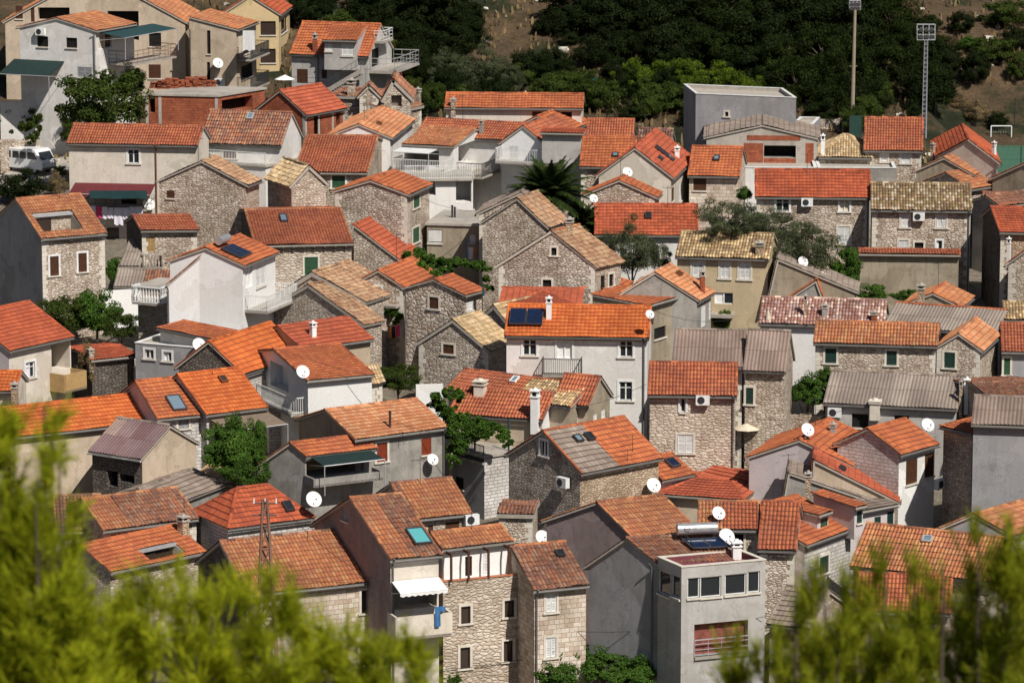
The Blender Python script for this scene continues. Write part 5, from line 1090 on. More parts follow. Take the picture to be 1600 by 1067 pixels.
def vine(pts, kind, label, n=2500, size=.16, spread=.35, name='vine', cat='climbing plant', group=None):
    """leafy mass through world points (p, radius)"""
    C_ = []
    for p, r in pts:
        for q in range(7):                 # small uneven tufts round every point
            k = max(16, int(n*r/6)); d = RNG.normal(size=(k, 3)); d /= np.linalg.norm(d, axis=1)[:, None]; o_ = RNG.normal(0, .55, 3)*r; C_.append(np.array(p)+o_*np.array([1, .7, .6])+d*(r*RNG.uniform(.15, .62)*RNG.uniform(.2, 1.1, (k, 1)))*np.array([1, .8, .8]))
    C_ = np.concatenate(C_); me = leafmesh('leaves', C_, size, .6, M(kind)); o = bpy.data.objects.new(name, me); COL.objects.link(o); return tag(o, label, cat, group)
def vpx(h, face, pts, out=.25):
    """points (u, v, radius px) laid on a wall face"""
    r = []
    for u, v, q in pts:
        uu, vv = px((u, v)); p = onplane(uu, vv, h.f[face].o+h.f[face].N*out, h.f[face].N); r.append((p, q/SC_*mpp(p)))
    return r
def vh(z, pts, ):
    r = []
    for u, v, q in pts:
        uu, vv = px((u, v)); p = atg(uu, vv, z); r.append((p, q/SC_*mpp(p)))
    return r

WOOD = 'trees of the dark wood above the town'; SHR = 'rounded shrubs on the slope behind the town'
for u, v, w_, h_ in [(1175, 55, 120, 110), (1235, 25, 120, 100), (1285, 75, 120, 110), (1245, 125, 110, 100), (1335, 45, 120, 110), (1330, 112, 120, 110), (1300, 160, 90, 70), (1390, 30, 100, 100), (1385, 105, 100, 110),
                     (1425, 70, 80, 110), (1360, 155, 90, 70), (1225, 85, 110, 100), (1205, 5, 110, 80), (1370, -10, 110, 70), (1290, -5, 120, 80), (1185, 105, 90, 80), (1440, 125, 70, 90), (1130, 15, 110, 90), (1215, 160, 60, 60), (1110, 70, 100, 90)]:
    tree(u, v, w_, h_, 'pine' if (u*7+v) % 3 else 'dark', 'dark green pine in the dense wood behind the floodlight poles', group=WOOD, name='pine_tree')
for u, v, w_, h_, k in [(1000, 122, 80, 70, 'lime'), (1062, 112, 85, 62, 'lime'), (1112, 128, 100, 74, 'lime'), (1162, 140, 84, 64, 'lime'), (1050, 152, 90, 60, 'mid'), (1195, 165, 60, 50, 'lime'), (1010, 165, 60, 60, 'mid')]:
    tree(u, v, w_, h_, k, 'bright green pine crown just behind the modern lilac-grey house', group='bright pines at the edge of the wood', name='pine_tree')
for u, v, w_, h_, k in [(468, 18, 80, 60, 'dark'), (525, 40, 90, 50, 'mid'), (580, 12, 90, 70, 'dark'), (618, 48, 80, 70, 'dark'), (655, 15, 90, 80, 'dark'), (702, 18, 80, 90, 'dark'), (640, 98, 80, 70, 'dark'),
                        (560, 55, 60, 40, 'dark'), (600, 78, 70, 50, 'mid'), (668, 152, 60, 60, 'mid'), (700, 68, 90, 60, 'dark'), (655, 65, 70, 60, 'dark'), (500, -5, 90, 50, 'dark'), (620, -5, 100, 50, 'dark'), (670, 115, 60, 60, 'dark'), (640, 135, 50, 40, 'mid')]:
    tree(u, v, w_, h_, k, 'dark rounded shrub on the slope above the ruined stone row', group=SHR, name='shrub', cat='shrub')
for u, v, w_, h_, k in [(700, 108, 90, 80, 'olive'), (752, 112, 110, 80, 'olive'), (795, 128, 60, 60, 'olive'), (725, 150, 80, 50, 'olive')]:
    tree(u, v, w_, h_, k, 'grey-green olive bush right behind the long cream house', group='olive bushes on the slope', name='olive_tree')
for u, v, w_, h_, k in [(860, 105, 70, 60, 'dark'), (852, 140, 70, 50, 'mid'), (905, 128, 70, 50, 'mid'), (932, 78, 80, 70, 'dark'), (940, 28, 110, 80, 'dark'), (890, 10, 110, 60, 'dark'), (992, 22, 110, 90, 'dark'), (1045, 65, 110, 100, 'dark'),
                        (1050, 8, 120, 80, 'dark'), (858, 38, 50, 44, 'dark'), (960, 110, 60, 50, 'dark'), (935, 150, 80, 60, 'mid'), (975, 70, 60, 60, 'dark'), (985, 175, 60, 40, 'dark'), (890, 60, 40, 30, 'dark'), (900, 165, 60, 30, 'dark')]:
    tree(u, v, w_, h_, k, 'dark shrub between the dry grass patches and the pine wood', group='dark shrubs beside the dry grass', name='shrub', cat='shrub')
for u, v, w_, h_, k in [(1503, 36, 55, 40, 'dark'), (1478, 95, 60, 60, 'dark'), (1462, 140, 90, 90, 'dark'), (1525, 108, 60, 60, 'dark'), (1570, 22, 90, 50, 'mid'), (1558, 78, 80, 50, 'mid'), (1592, 105, 50, 50, 'mid'), (1515, 68, 50, 26, 'broad'), (1428, 172, 30, 34, 'dark'), (1525, 175, 50, 40, 'dry'), (1560, 188, 40, 30, 'dark'), (1500, 160, 40, 30, 'dry'), (1590, 60, 60, 40, 'dark')]:
    tree(u, v, w_, h_, k, 'shrub on the stony terraces above the sports pitch', group='shrubs on the terraces above the pitch', name='shrub', cat='shrub')
rs = random.Random(3)
def dry(u, v): return (735 < u < 850 and v < 88) or (845 < u < 905 and 50 < v < 88) or (960 < u < 1012 and 74 < v < 104) or (1450 < u and v < 60) or (u > 1370 and v > 140) or (u > 1490 and v > 90) or (820 < u < 880 and v < 70)
k_ = 0
while k_ < 130:
    u, v = rs.uniform(455, 1480), rs.uniform(-10, 190)
    if dry(u, v) or (u < 640 and v > 40 and u < 630) or (u > 690 and v > 165 and u < 1060): continue
    k_ += 1; wood = u > 1120; tree(u, v, rs.uniform(45, 80), rs.uniform(36, 62), 'pine' if wood and rs.random() < .4 else 'mid' if v > 105 and rs.random() < .4 else 'dark', 'low dark undergrowth tree at the edge of the wood' if wood else 'small dark bush filling the slope above the town', group='undergrowth of the dark wood' if wood else 'small dark bushes on the slope', name='pine_tree' if wood else 'shrub', cat='tree' if wood else 'shrub')
tree(155, 160, 160, 120, 'mid', 'big spreading green tree between the white house and the long cream house', hc=7.2)
tree(205, 128, 60, 54, 'dark', 'dark leafy tree behind the spreading tree beside the white house wall', hc=6.8)
tree(112, 205, 44, 60, 'mid', 'small green tree at the corner of the cream house above the van', hc=2.2)
tree(28, 292, 90, 60, 'dark', 'dark green bush below the white van', hc=1.3, name='shrub', cat='shrub')
tree(88, 290, 44, 44, 'dry', 'dry brown-green bush between the van and the cream house wall', hc=1, name='shrub', cat='shrub')
tree(92, 268, 26, 22, 'mid', 'little palm-like bush in front of the white van bonnet', hc=.8, name='shrub', cat='shrub')
for u, v, w_, h_ in [(95, 495, 90, 80), (150, 490, 100, 90), (190, 510, 60, 60)]:
    tree(u, v, w_, h_, 'broad' if u == 150 else 'mid', 'lemon tree in the walled garden left of the tall white house', hc=2.6, group='lemon trees in the walled garden', name='lemon_tree')
tree(180, 425, 34, 56, 'broad', 'green bush climbing beside the terrace-roofed stone house', hc=2, name='shrub', cat='shrub')
tree(137, 575, 46, 84, 'dry', 'tangle of dry brown creeper behind the porch column', hc=2.4, name='shrub', cat='shrub')
tree(362, 700, 112, 120, 'broad', 'tall bright green vine mass right of the beige barn', hc=5.4, deep=.6)
tree(400, 690, 50, 90, 'broad', 'narrow green bush between the vine mass and the grey annex', hc=5.4, deep=.6)
tree(386, 738, 84, 70, 'broad', 'dark lower ivy clump hanging beneath the tall vine mass', hc=4.4, deep=.6)
tree(622, 592, 76, 56, 'mid', 'round green bush in the lane beside the stone bulk of the straw-roofed house', hc=3.0)
tree(660, 560, 20, 34, 'broad', 'slim ivy clump on the corner wall below the mosaic stone house', hc=2.5, name='shrub', cat='shrub')
tree(990, 392, 96, 104, 'olive', 'grey-green olive tree in front of the long red roof', hc=5.8, name='olive_tree')
tree(948, 382, 44, 56, 'olive', 'smaller olive tree next to the big rough stone house', hc=5.8, name='olive_tree')
tree(1030, 400, 50, 60, 'olive', 'third olive tree at the corner of the yellow house', hc=4.8, name='olive_tree')
tree(1142, 344, 120, 80, 'olive', 'broad olive tree overhanging the right end of the long red roof', hc=7.8, name='olive_tree')
tree(1205, 356, 130, 76, 'olive', 'olive tree in front of the paired white shutters', hc=6.4, name='olive_tree')
tree(1262, 392, 130, 84, 'olive', 'low spreading olive tree above the corrugated sheds', hc=6.0, name='olive_tree')
tree(1163, 304, 30, 30, 'broad', 'little bright bush at the corner of the square-cut stone house', hc=6, name='shrub', cat='shrub')
tree(1322, 418, 64, 84, 'broad', 'bright green fig bush left of the drab stained block', hc=4.6)
tree(1362, 462, 64, 46, 'broad', 'bright shrub at the foot of the drab stained block', hc=3.4, name='shrub', cat='shrub')
tree(1412, 462, 44, 26, 'broad', 'second bright shrub under the drab block beside the chimney stub', hc=3.6, name='shrub', cat='shrub')
tree(1126, 500, 34, 40, 'broad', 'green bush at the doorway below the yellow house', hc=2.0, name='shrub', cat='shrub')
tree(1264, 614, 76, 66, 'broad', 'leafy bush beside the grey corrugated roof and stone lane', hc=4.6)
tree(1290, 590, 40, 40, 'broad', 'green creeper against the long stone house with dark green shutters', hc=5, name='shrub', cat='shrub')
tree(1205, 697, 34, 16, 'broad', 'low plant on top of the rough garden wall', hc=2.6, name='shrub', cat='shrub')
for u, v, w_, h_ in [(885, 1020, 90, 80), (945, 1045, 100, 70), (1005, 1050, 80, 64), (870, 1060, 90, 60), (975, 1075, 120, 60)]:
    tree(u, v, w_, h_, 'broad', 'glossy green garden tree at the foot of the tall grey house', hc=3.0, group='garden trees below the tall grey house')
tree(705, 1058, 44, 30, 'broad', 'top of a green bush at the bottom edge below the pale stone front', hc=2, name='shrub', cat='shrub')
T(6)
vine(vh(4.8, [(960, 560, 64), (1010, 540, 60), (1060, 570, 60), (1110, 590, 60), (1160, 590, 50), (1210, 598, 46), (1260, 600, 42), (1310, 602, 42), (1370, 612, 42), (1420, 630, 34), (990, 640, 74), (1060, 650, 60), (1140, 655, 50), (970, 710, 60), (1430, 690, 34), (1440, 750, 30)]), 'leaf_bright', 'leafy vine roofing the pergola beside the long steep red roof', 3000)
vine(vpx(LL, 'f', [(700, 880, 36), (740, 885, 36), (790, 880, 36), (840, 890, 40), (870, 920, 36), (860, 960, 24), (700, 930, 20)], .5), 'leaf_bright', 'vine over the white door of the small stone gable house', 2600)
T(10)
vine(vh(7.0, [(1120, 400, 40), (1165, 385, 46), (1215, 385, 46), (1260, 395, 40)])+vh(6.3, [(1140, 440, 50), (1175, 470, 60), (1215, 510, 60)])+vh(5.8, [(1215, 550, 60), (1240, 600, 60), (1300, 590, 60), (1370, 600, 60), (1440, 620, 55), (1270, 530, 55), (1330, 535, 58), (1390, 555, 55), (1440, 575, 50), (1500, 600, 46), (1550, 640, 40), (1560, 690, 30)])+vh(4.6, [(1215, 610, 64), (1250, 660, 64), (1300, 650, 50), (1220, 720, 54), (1360, 640, 40), (1210, 790, 40)]), 'leaf_bright', 'vine creeping over the orange roof and teal pergola terrace', 3000)
for x_ in (1352, 1560):
    p = atg(*px((x_, 740)), 3.6); mb = MB(); mb.tube(p-Z3*.2, p+Z3*2.0, .06, .06, 6); mb.build('pergola_post', M('fabric_teal'), BF.root)
T(12)
vine(vh(3.8, [(765, 860, 32), (775, 900, 30), (765, 930, 22)]), 'leaf_bright', 'hanging green creeper beside the brown double shutters', 2600)
vine(vh(2.2, [(855, 950, 18), (856, 980, 14)]), 'leaf_bright', 'small potted cypress below the brown double shutters', 2600, name='potted_plant', cat='plant')
T(1)
vine(vh(3.0, [(30, 700, 60), (100, 690, 60), (170, 700, 60), (220, 720, 50), (180, 780, 60), (220, 820, 50), (130, 780, 50), (190, 860, 30)]), 'leaf_mid', 'ivy hanging over the retaining wall above the white van', 1800)
# pale agaves on the slope
def agave(u, v, r, label):
    uu, vv = u, v; p = ghit(uu, vv, .5); rr = r*mpp(p); o = V((p.x, p.y, gz(p.x, p.y))); mb = MB()
    for i in range(34):
        a = i*2.4; t = R(20+55*((i*7) % 10)/10); L = rr*random.uniform(.8, 1.1); d = V((math.cos(a)*math.cos(t), math.sin(a)*math.cos(t), math.sin(t))); s_ = d.cross(Z3).normalized()*rr*.07
        q = o+d*L*.5+Z3*.05; e = o+d*L-Z3*L*.06; mb.add([tuple(x) for x in (o-s_, o+s_, q+s_*1.2, q-s_*1.2, e)], [(0, 1, 2, 3)]); mb.add([tuple(x) for x in (q-s_*1.2, q+s_*1.2, e)], [(0, 1, 2)])
    ob = mb.build('agave', M('leaf_agave')); tag(ob, label, 'plant', 'pale agaves on the slope')
for u, v, r in [(497, 24, 20), (518, 13, 22), (480, 22, 16), (560, 32, 16), (585, 27, 20), (545, 34, 14), (712, 56, 14), (722, 52, 10), (756, 62, 14), (1010, 72, 16), (1030, 68, 12), (1040, 73, 12), (530, 20, 16)]:
    agave(u, v, r, 'pale spiky agave among the dark shrubs on the slope')
# date palm
def palm(u, v, hc, r, label):
    p = atg(u, v, hc); rr = r*mpp(p); g = gz(p.x, p.y); t = thing('date_palm', label, 'palm tree', (p.x, p.y, g)); mb = MB()
    n_ = 8
    for i in range(n_): a_, b_ = V((p.x, p.y, g-.2+(p.z-g+.2)*i/n_)), V((p.x, p.y, g-.2+(p.z-g+.2)*(i+1)/n_)); mb.tube(a_, b_, .26, .21, 8)
    mb.build('trunk', M('bark'), t); mb = MB()
    for i in range(90):
        a = i*2.399; el = R(72-118*(i/90)); L = rr*random.uniform(.85, 1.1); pts = []; d = V((math.cos(a)*math.cos(el), math.sin(a)*math.cos(el), math.sin(el))); q = p.copy()
        for k in range(9): pts.append(q.copy()); q = q+d*(L/8); d = (d-Z3*.13).normalized()
        for k in range(8):
            f = (pts[k+1]-pts[k]); s_ = f.cross(Z3).normalized(); lw = rr*.23*math.sin(math.pi*min(1, (k+1.2)/8.5))+.05
            for j in range(7):
                c = pts[k].lerp(pts[k+1], j/7)
                for sg in (-1, 1):
                    e = c+s_*sg*lw+f.normalized()*lw*.55-Z3*lw*.35; w_ = f.normalized()*.045; mb.add([tuple(c-w_), tuple(c+w_), tuple(e)], [(0, 1, 2)])
            mb.tube(pts[k], pts[k+1], .02, .015, 4, caps=False)
    mb.build('fronds', M('leaf_palm'), t)
palm(858, 306, 7.4, 74, 'date palm with drooping fronds between the balcony houses and the blank grey block')
palm(908, 350, 5.4, 40, 'lower palm crown drooping beside the long red roof')

# foreground pines, close to the camera
def shoots(leaders, n, wid, up, y0, dy):
    P, D = [], []
    w_ = np.array([l[3] if len(l) > 3 else 1.0 for l in leaders]); w_ = w_/w_.sum(); K = 11
    for i in range(n//K):
        l = leaders[RNG.choice(len(leaders), p=w_)]; yy = y0+l[2]*dy; tip = aty(l[0], l[1], yy); t = RNG.uniform(0, 1)**.75*.62; rad = .006+wid*t; a = RNG.uniform(0, 2*math.pi); r = rad*RNG.uniform(.25, 1)**.5
        c = np.array((tip.x+math.cos(a)*r, tip.y+math.sin(a)*r*1.3, tip.z-t-.02)); dd = np.array((math.cos(a)*(1-up), math.sin(a)*(1-up), up+RNG.uniform(0, .4)))
        for j in range(K): P.append(c+RNG.normal(0, .011, 3)*np.array([1, 1, 1.3])); D.append(dd+RNG.normal(0, .22, 3))
    return np.array(P), np.array(D)
def pine_fg(label, leaders, n, wid, up, y0, dy, mat, base, seed):
    P, D = shoots(leaders, n, wid, up, y0, dy); n = len(P); D /= np.linalg.norm(D, axis=1)[:, None]; k = 26
    A = np.cross(D, RNG.normal(size=D.shape)); A /= np.linalg.norm(A, axis=1)[:, None]; B = np.cross(D, A)
    L = RNG.uniform(.04, .085, (n, 1)); f = RNG.uniform(0, 1, (n, k)); an = RNG.uniform(0, 6.283, (n, k)); nl = RNG.uniform(.022, .045, (n, k, 1))
    o = P[:, None, :]+D[:, None, :]*(L[:, None]*f[..., None]); rd = A[:, None, :]*np.cos(an)[..., None]+B[:, None, :]*np.sin(an)[..., None]; sp = RNG.uniform(.35, .8, (n, k, 1))
    d = D[:, None, :]*(1-sp*.5)+rd*sp; e = o+d*nl; sd = np.cross(d, rd); sd /= np.maximum(1e-6, np.linalg.norm(sd, axis=2))[..., None]; sd *= .0011
    V4 = np.stack([o-sd, o+sd, e+sd*.5, e-sd*.5], 2).reshape(-1, 3); g = gz(base[0], base[1]); t = thing('pine_tree', label, 'tree', (base[0], base[1], g))
    mb = MB(); mb.add(V4, np.arange(n*k*4).reshape(-1, 4)); mb.build('crown', M(mat), t)
    mb = MB(); tb = V((base[0], base[1], g-.3)); tt = V((base[0], base[1], base[2])); mb.tube(tb, tt, .10, .05, 8)
    for l in leaders:
        tip = aty(l[0], l[1], y0+l[2]*dy); q = tip-Z3*.62; mb.tube(tt, q, .018, .010, 5); mb.tube(q, tip-Z3*.03, .007, .002, 5)
        for j in range(5):
            a = random.random()*6.28; tz = .1+.1*j; c = tip-Z3*(tz+.12); mb.tube(c, c+V((math.cos(a)*wid*tz, math.sin(a)*wid*tz, .10)), .003, .0012, 4)
    mb.build('trunk', M('bark'), t)
pine_fg('blurred bright green pine shoots filling the bottom left corner', [(68, 610, 0, .5), (22, 670, .3, .6), (92, 700, -.3, .5), (-10, 650, .2, .7), (-40, 700, 0, .6), (125, 850, .4, .5), (55, 760, -.4, .8), (165, 960, .2, .7), (5, 800, -.2), (95, 880, -.4), (50, 900, .3), (150, 1000, 0), (20, 960, .2)], 3300, .15, .6, 8.3, .6, 'leaf_needle', (-1.15, 8.6, 52.6), 1)
pine_fg('blurred bright green pine shoots along the bottom edge left of the white awning house', [(200, 940, .2), (240, 915, -.3), (285, 900, .4), (330, 915, 0), (370, 898, .3), (425, 892, -.4), (455, 935, .2), (505, 960, 0), (542, 945, .3), (590, 1005, -.2), (640, 1005, .2), (665, 1040, .5, .6), (250, 990, .5), (400, 1000, -.5), (620, 1070, .2), (320, 1010, 0), (480, 1030, .4), (190, 1000, -.2)], 6200, .21, .6, 8.6, .6, 'leaf_needle', (-.6, 8.8, 52.9), 2)
pine_fg('blurred dull green pine shoots across the bottom right corner', [(1245, 870, .2, .6), (1290, 860, -.3, .6), (1335, 890, .4), (1385, 870, 0, .7), (1430, 885, .3), (1475, 860, -.4, .8), (1530, 815, .2, .8), (1570, 850, 0), (1605, 790, .3), (1195, 985, -.2, .7), (1150, 1020, .1, .5), (1450, 930, .5), (1310, 960, -.5), (1560, 910, .2), (1400, 970, 0), (1510, 930, .4), (1250, 990, .2), (1620, 880, -.2), (1360, 940, .2), (1220, 1010, .3), (1300, 1020, 0), (1420, 1010, .1), (1530, 1000, -.1)], 4600, .12, .8, 8.8, .7, 'leaf_needle_dull', (.95, 9.0, 52.8), 3)
# ---------------------------------------------------------------- smaller things and parts
def ant(h, u, v, hpx, yagi=True):
    uu, vv = px((u, v)); b = h.roofhit(u, v) if h.planes else None; p = b[1] if b else atz(uu, vv, h.z); L = hpx/SC_*mpp(p); mb = MB(); mb.tube(p-Z3*.3, p+Z3*L, .018, .014, 5)
    if yagi:
        t = p+Z3*(L-.1); X = V((.8, .6, 0)); Y = V((-.6, .8, 0)); mb.tube(t-X*.5, t+X*.5, .010, .010, 4)
        for i in range(7): c = t-X*.5+X*(i/6); s_ = .28-.02*i; mb.tube(c-Y*s_, c+Y*s_, .006, .006, 4)
    mb.build('antenna', M('metal_dark'), h.root)
T(11); ant(BI, 745, 745, 120); ant(BI, 715, 800, 90)
T(10); ant(BD, 905, 640, 30, False)
T(12); ant(BN, 1240, 470, 60, False); T(8); ant(AM, 180, 930, 60); ant(AD, 560, 60, 40); ant(AE, 700, 130, 30, False)
T(1); ant(AA, 560, 880, 40, False); T(13); ant(BA, 1070, 90, 120, False); T(14); ant(BU, 300, 200, 20, False); T(15); ant(CA3, 1475, 150, 110, False); ant(CA2, 1135, 130, 60, False)
T(15); CA2.dish(1198, 82, 40, 'f', -.4); CA2.dish(1245, 218, 48, 'f', .7); BYr.dish(175, 222, 42, 'f', .8)
T(14); _d = BV.dish(335, 5, 48, 'f', .5) if False else None
T(10); AZ.dish(355, 1030, 50, 'f', .6)
ra = random.Random(5)
for h in HS:
    if h.main is h and not h.flat and h.planes and ra.random() < .30 and h.W > 3:
        O, S, Tv, N, Ls, Lt, hl, hr = h.planes[0]; p = O+S*(Ls*ra.uniform(.25, .75))+Tv*(Lt*ra.uniform(.85, 1)); L = ra.uniform(1.1, 2.1); mb = MB(); mb.tube(p-Z3*.3, p+Z3*L, .018, .014, 5)
        a = ra.uniform(0, 3); X = V((math.cos(a), math.sin(a), 0)); Y = V((-X.y, X.x, 0)); t = p+Z3*(L-.1); mb.tube(t-X*.45, t+X*.45, .01, .01, 4)
        for i in range(6): c = t-X*.45+X*(i*.18); s_ = .26-.02*i; mb.tube(c-Y*s_, c+Y*s_, .006, .006, 4)
        mb.build('antenna', M('metal_dark'), h.root)
# concrete frame infill of the unfinished house
T(4)
for r_ in R1.infill:
    F_ = R1.f['f']; x0, x1, z0, z1 = F_.rect(r_); x0 = max(x0, .1); x1 = min(x1, F_.W-.1)
    mb = MB(); F_.bar(mb, x0, x1, z0, z1, -.05, .02); mb.build('brick_infill', M('brick'), R1.root)
# columns of the two brick houses
for h, face, xs in ((B2, 'l', (.02, .5, .98)), (B2, 'f', (.02, .35, .7, .98)), (BB, 'f', (.02, .2, .98))):
    F_ = h.f[face]
    for f_ in xs: mb = MB(); F_.bar(mb, f_*F_.W-.12, f_*F_.W+.12, F_.z0, F_.z1-.02, -.02, .03); mb.build('column', M('conc'), h.root)
mb = MB(); F_ = BB.f['f']
# bricks stacked on the flat roof
T(1)
for i, (u, v, n_) in enumerate([(960, 545, 5), (1010, 548, 7), (1060, 545, 8), (1130, 540, 6), (1180, 538, 8), (1235, 535, 8), (1290, 535, 5)]):
    p = atz(*px((u, v)), BB.z+.16); mb = MB()
    for j in range(n_):
        for k in range(3): mb.wbox(p+V((random.uniform(-.05, .05)+k*.34-.3, random.uniform(-.1, .1), j*.10)), .30, .5, .09, random.uniform(-.15, .15))
    o = mb.build('brick_stack', M('brick_red')); tag(o, 'stack of hollow red bricks on the flat roof of the unfinished house', 'bricks', 'brick stacks on the flat roof')
# tank logo: a ring with a swoosh
if hasattr(BZ, 'tank'):
    q, S_, L, o = BZ.tank; c = q-S_*L*.55; mb = MB(); ax = (CP-c).normalized(); ax = (ax-S_*ax.dot(S_)).normalized(); up = S_.cross(ax) if S_.cross(ax).z > 0 else -S_.cross(ax)
    for i in range(20):
        a0, a1 = R(18*i-10), R(18*(i+1)-10)
        if i in (18, 19): continue
        f = lambda a, r: q+(c-q)+S_*math.cos(a)*r*1.1+(ax*math.sqrt(max(0, .305**2-(math.sin(a)*r)**2))+up*math.sin(a)*r)
        mb.poly([f(a0, .12), f(a1, .12), f(a1, .155), f(a0, .155)])
    f = lambda s_, t: q+(c-q)+S_*s_+(ax*math.sqrt(.306**2-t*t)+up*t)
    mb.poly([f(-.12, -.015), f(.14, -.015), f(.14, .015), f(-.12, .015)]); mb.poly([f(.2, .0), f(.5, .0), f(.5, .03), f(.2, .03)])
    mb.build('logo', M('logo_dark'), o)
# brackets under the ashlar house eave
F_ = II.f['f']
for i in range(9): mb = MB(); x = .4+i*(F_.W-.8)/8; F_.bar(mb, x-.05, x+.05, II.z-.45, II.z-.1, 0, .12); F_.bar(mb, x-.04, x+.04, II.z-.2, II.z-.12, .12, .32); mb.build('eave_bracket', M('wood_old'), II.root)
# steps of the pale grey house
T(2); F_ = G1.f['f']; x0, z0 = F_.loc(*px((482, 540))); x1, z1 = F_.loc(*px((690, 418))); mb = MB(); n_ = 14
for i in range(n_): F_.bar(mb, x0+(x1-x0)*i/n_, x0+(x1-x0)*(i+1)/n_+.01, z0+(z1-z0)*i/n_-.25, z0+(z1-z0)*(i+1)/n_, .6, 1.7)
so = mb.build('staircase', M('conc'), G1.root); mb = MB()
for i in range(0, n_+1, 2): p = F_.pt(x0+(x1-x0)*i/n_, z0+(z1-z0)*i/n_, 1.65); mb.tube(p, p+Z3*.95, .02, .02, 4)
for zz in (.5, .95): mb.tube(F_.pt(x0, z0+zz, 1.65), F_.pt(x1, z1+zz, 1.65), .02, .02, 4)
mb.tube(F_.pt(0, z0+.9, 1.65), F_.pt(x0, z0+.9, 1.65), .02, .02, 4); mb.tube(F_.pt(0, z0+.5, 1.65), F_.pt(x0, z0+.5, 1.65), .02, .02, 4)
mb.build('handrail', M('metal_dark'), so)
# pergola posts of the attic floor
T(14); F_ = BW.f['f']
for u in (1085, 1195, 1310, 1430): x, _z = F_.loc(*px((u, 380))); mb = MB(); x = min(max(.1, x), F_.W-.1); F_.bar(mb, x-.05, x+.05, BX.z, BW.z-.15, .75, .85); F_.bar(mb, x-.05, x+.05, BW.z-.27, BW.z-.15, 0, .75); mb.build('pergola_post', M('brown_paint'), BW.root)
# washing
def cloth(h, face, r, m, label, group, out=1.3, name='laundry'):
    F_ = h.f[face]; u0, v0 = px(r[:2]); u1, v1 = px(r[2:]); o = F_.o+F_.N*out; P0 = []; nx, nz = 5, 5
    a = onplane(u0, v0, o, F_.N); b = onplane(u1, v0, o, F_.N); c = onplane(u0, v1, o, F_.N); hgt = a.z-c.z; ph = random.random()*6
    for j in range(nz+1):
        for i in range(nx+1): P0.append(tuple(a.lerp(b, i/nx)-Z3*(hgt*j/nz*(1-.06*math.sin(i*2+ph)))+F_.N*(.05*math.sin(i*1.9+ph)*(j/nz+.2))))
    mb = MB(); mb.add(P0, [(j*(nx+1)+i, j*(nx+1)+i+1, (j+1)*(nx+1)+i+1, (j+1)*(nx+1)+i) for j in range(nz) for i in range(nx)]); tag(mb.build(name, M(m), None, True), label, 'laundry', group)
T(5)
for i, (x0, y0, x1, y1) in enumerate([(556, 245, 590, 300), (630, 250, 665, 325), (668, 255, 700, 322), (705, 255, 758, 362), (760, 255, 795, 328), (798, 250, 832, 318), (834, 250, 882, 302)]):
    cloth(AA, 'f', (x0, y0, x1, y1), 'fabric_lilac', 'pale lilac-white washing on the line below the maroon awning', 'washing below the maroon awning')
cloth(AA, 'f', (594, 248, 628, 320), 'fabric_pink', 'bright pink towel on the washing line below the maroon awning', None)
cloth(AA, 'f', (552, 150, 908, 200), 'fabric_teal', 'long dark green sheet hung under the maroon awning', None, 2.3)
T(1); cloth(A2, 'r', (1500, 190, 1570, 315), 'fabric_white', 'large white sheet drying on the upper apartment balcony', None, 1.3); cloth(A2, 'r', (1470, 225, 1500, 325), 'fabric_beige', 'pale pink cloth drying beside the white sheet on the balcony', None, 1.3)
T(6); cloth(LL, 'f', (820, 990, 838, 1060), 'fabric_orange', 'orange towel hanging by the white door under the vine', None, .9); cloth(LL, 'f', (862, 980, 890, 1050), 'fabric_pink', 'pink towel hanging beside the orange towel under the vine', None, .9); cloth(LL, 'f', (840, 990, 858, 1060), 'fabric_green', 'dark cloth between the orange and pink towels', None, .9)
cloth(QQ, 'f', (1310, 500, 1342, 575), 'fabric_white', 'white towel hanging by the drab flat-roofed house', None, .6); cloth(QQ, 'f', (1346, 505, 1362, 540), 'fabric_orange', 'small orange cloth hanging by the drab flat-roofed house', None, .6)
cloth(MM, 'r', (1395, 735, 1412, 800), 'fabric_teal', 'teal cloth hanging behind the mosaic stone house', None, .9)
T(14); cloth(BU, 'f', (1040, 622, 1070, 740), 'fabric_blue', 'blue towel draped over the balcony parapet under the white awning', None, 1.42); cloth(BU, 'f', (1068, 620, 1100, 650), 'fabric_blue', 'folded end of blue cloth on the balcony parapet corner', None, 1.42)
# closed and open parasols
def parasol(u, v0, v1, hz, label, closed=True, r=1.0, m='fabric_beige'):
    p = atg(u, v1, hz); L = (v1-v0)*mpp(p); t = thing('parasol', label, 'parasol', tuple(p)); mb = MB(); mb.tube(p, p+Z3*L, .025, .025, 6); mb.build('pole', M('metal_light'), t); mb = MB()
    if closed:
        for (a, ra), (b, rb) in zip([(.3, .14), (.55, .17), (.9, .08)], [(.55, .17), (.9, .08), (1.02, .01)]): mb.tube(p+Z3*L*a, p+Z3*L*b, ra, rb, 10)
    else:
        for i in range(8): a0, a1 = i*math.pi/4, (i+1)*math.pi/4; e = [p+Z3*(L-.35)+V((math.cos(a)*r, math.sin(a)*r, 0)) for a in (a0, a1)]; mb.poly([p+Z3*L, e[0], e[1]])
    mb.build('canopy', M(m), t)
T(0)
parasol(247, 535, 574, 2.2, 'closed white parasol on the patio of the white flat-roofed house'); parasol(1200, 484, 515, 4.0, 'closed white parasol between the yellow house and the pink roof')
parasol(1167, 660, 690, 2.6, 'open beige parasol right of the tall stone house', False, .85)
parasol(445, 117, 132, 5.4, 'small white parasol on the terrace below the yellow block', False, .8, 'fabric_white')
parasol(627, 112, 150, 3.2, 'red parasol folded under a white canopy beside the outside staircase', True, .6, 'fabric_maroon')
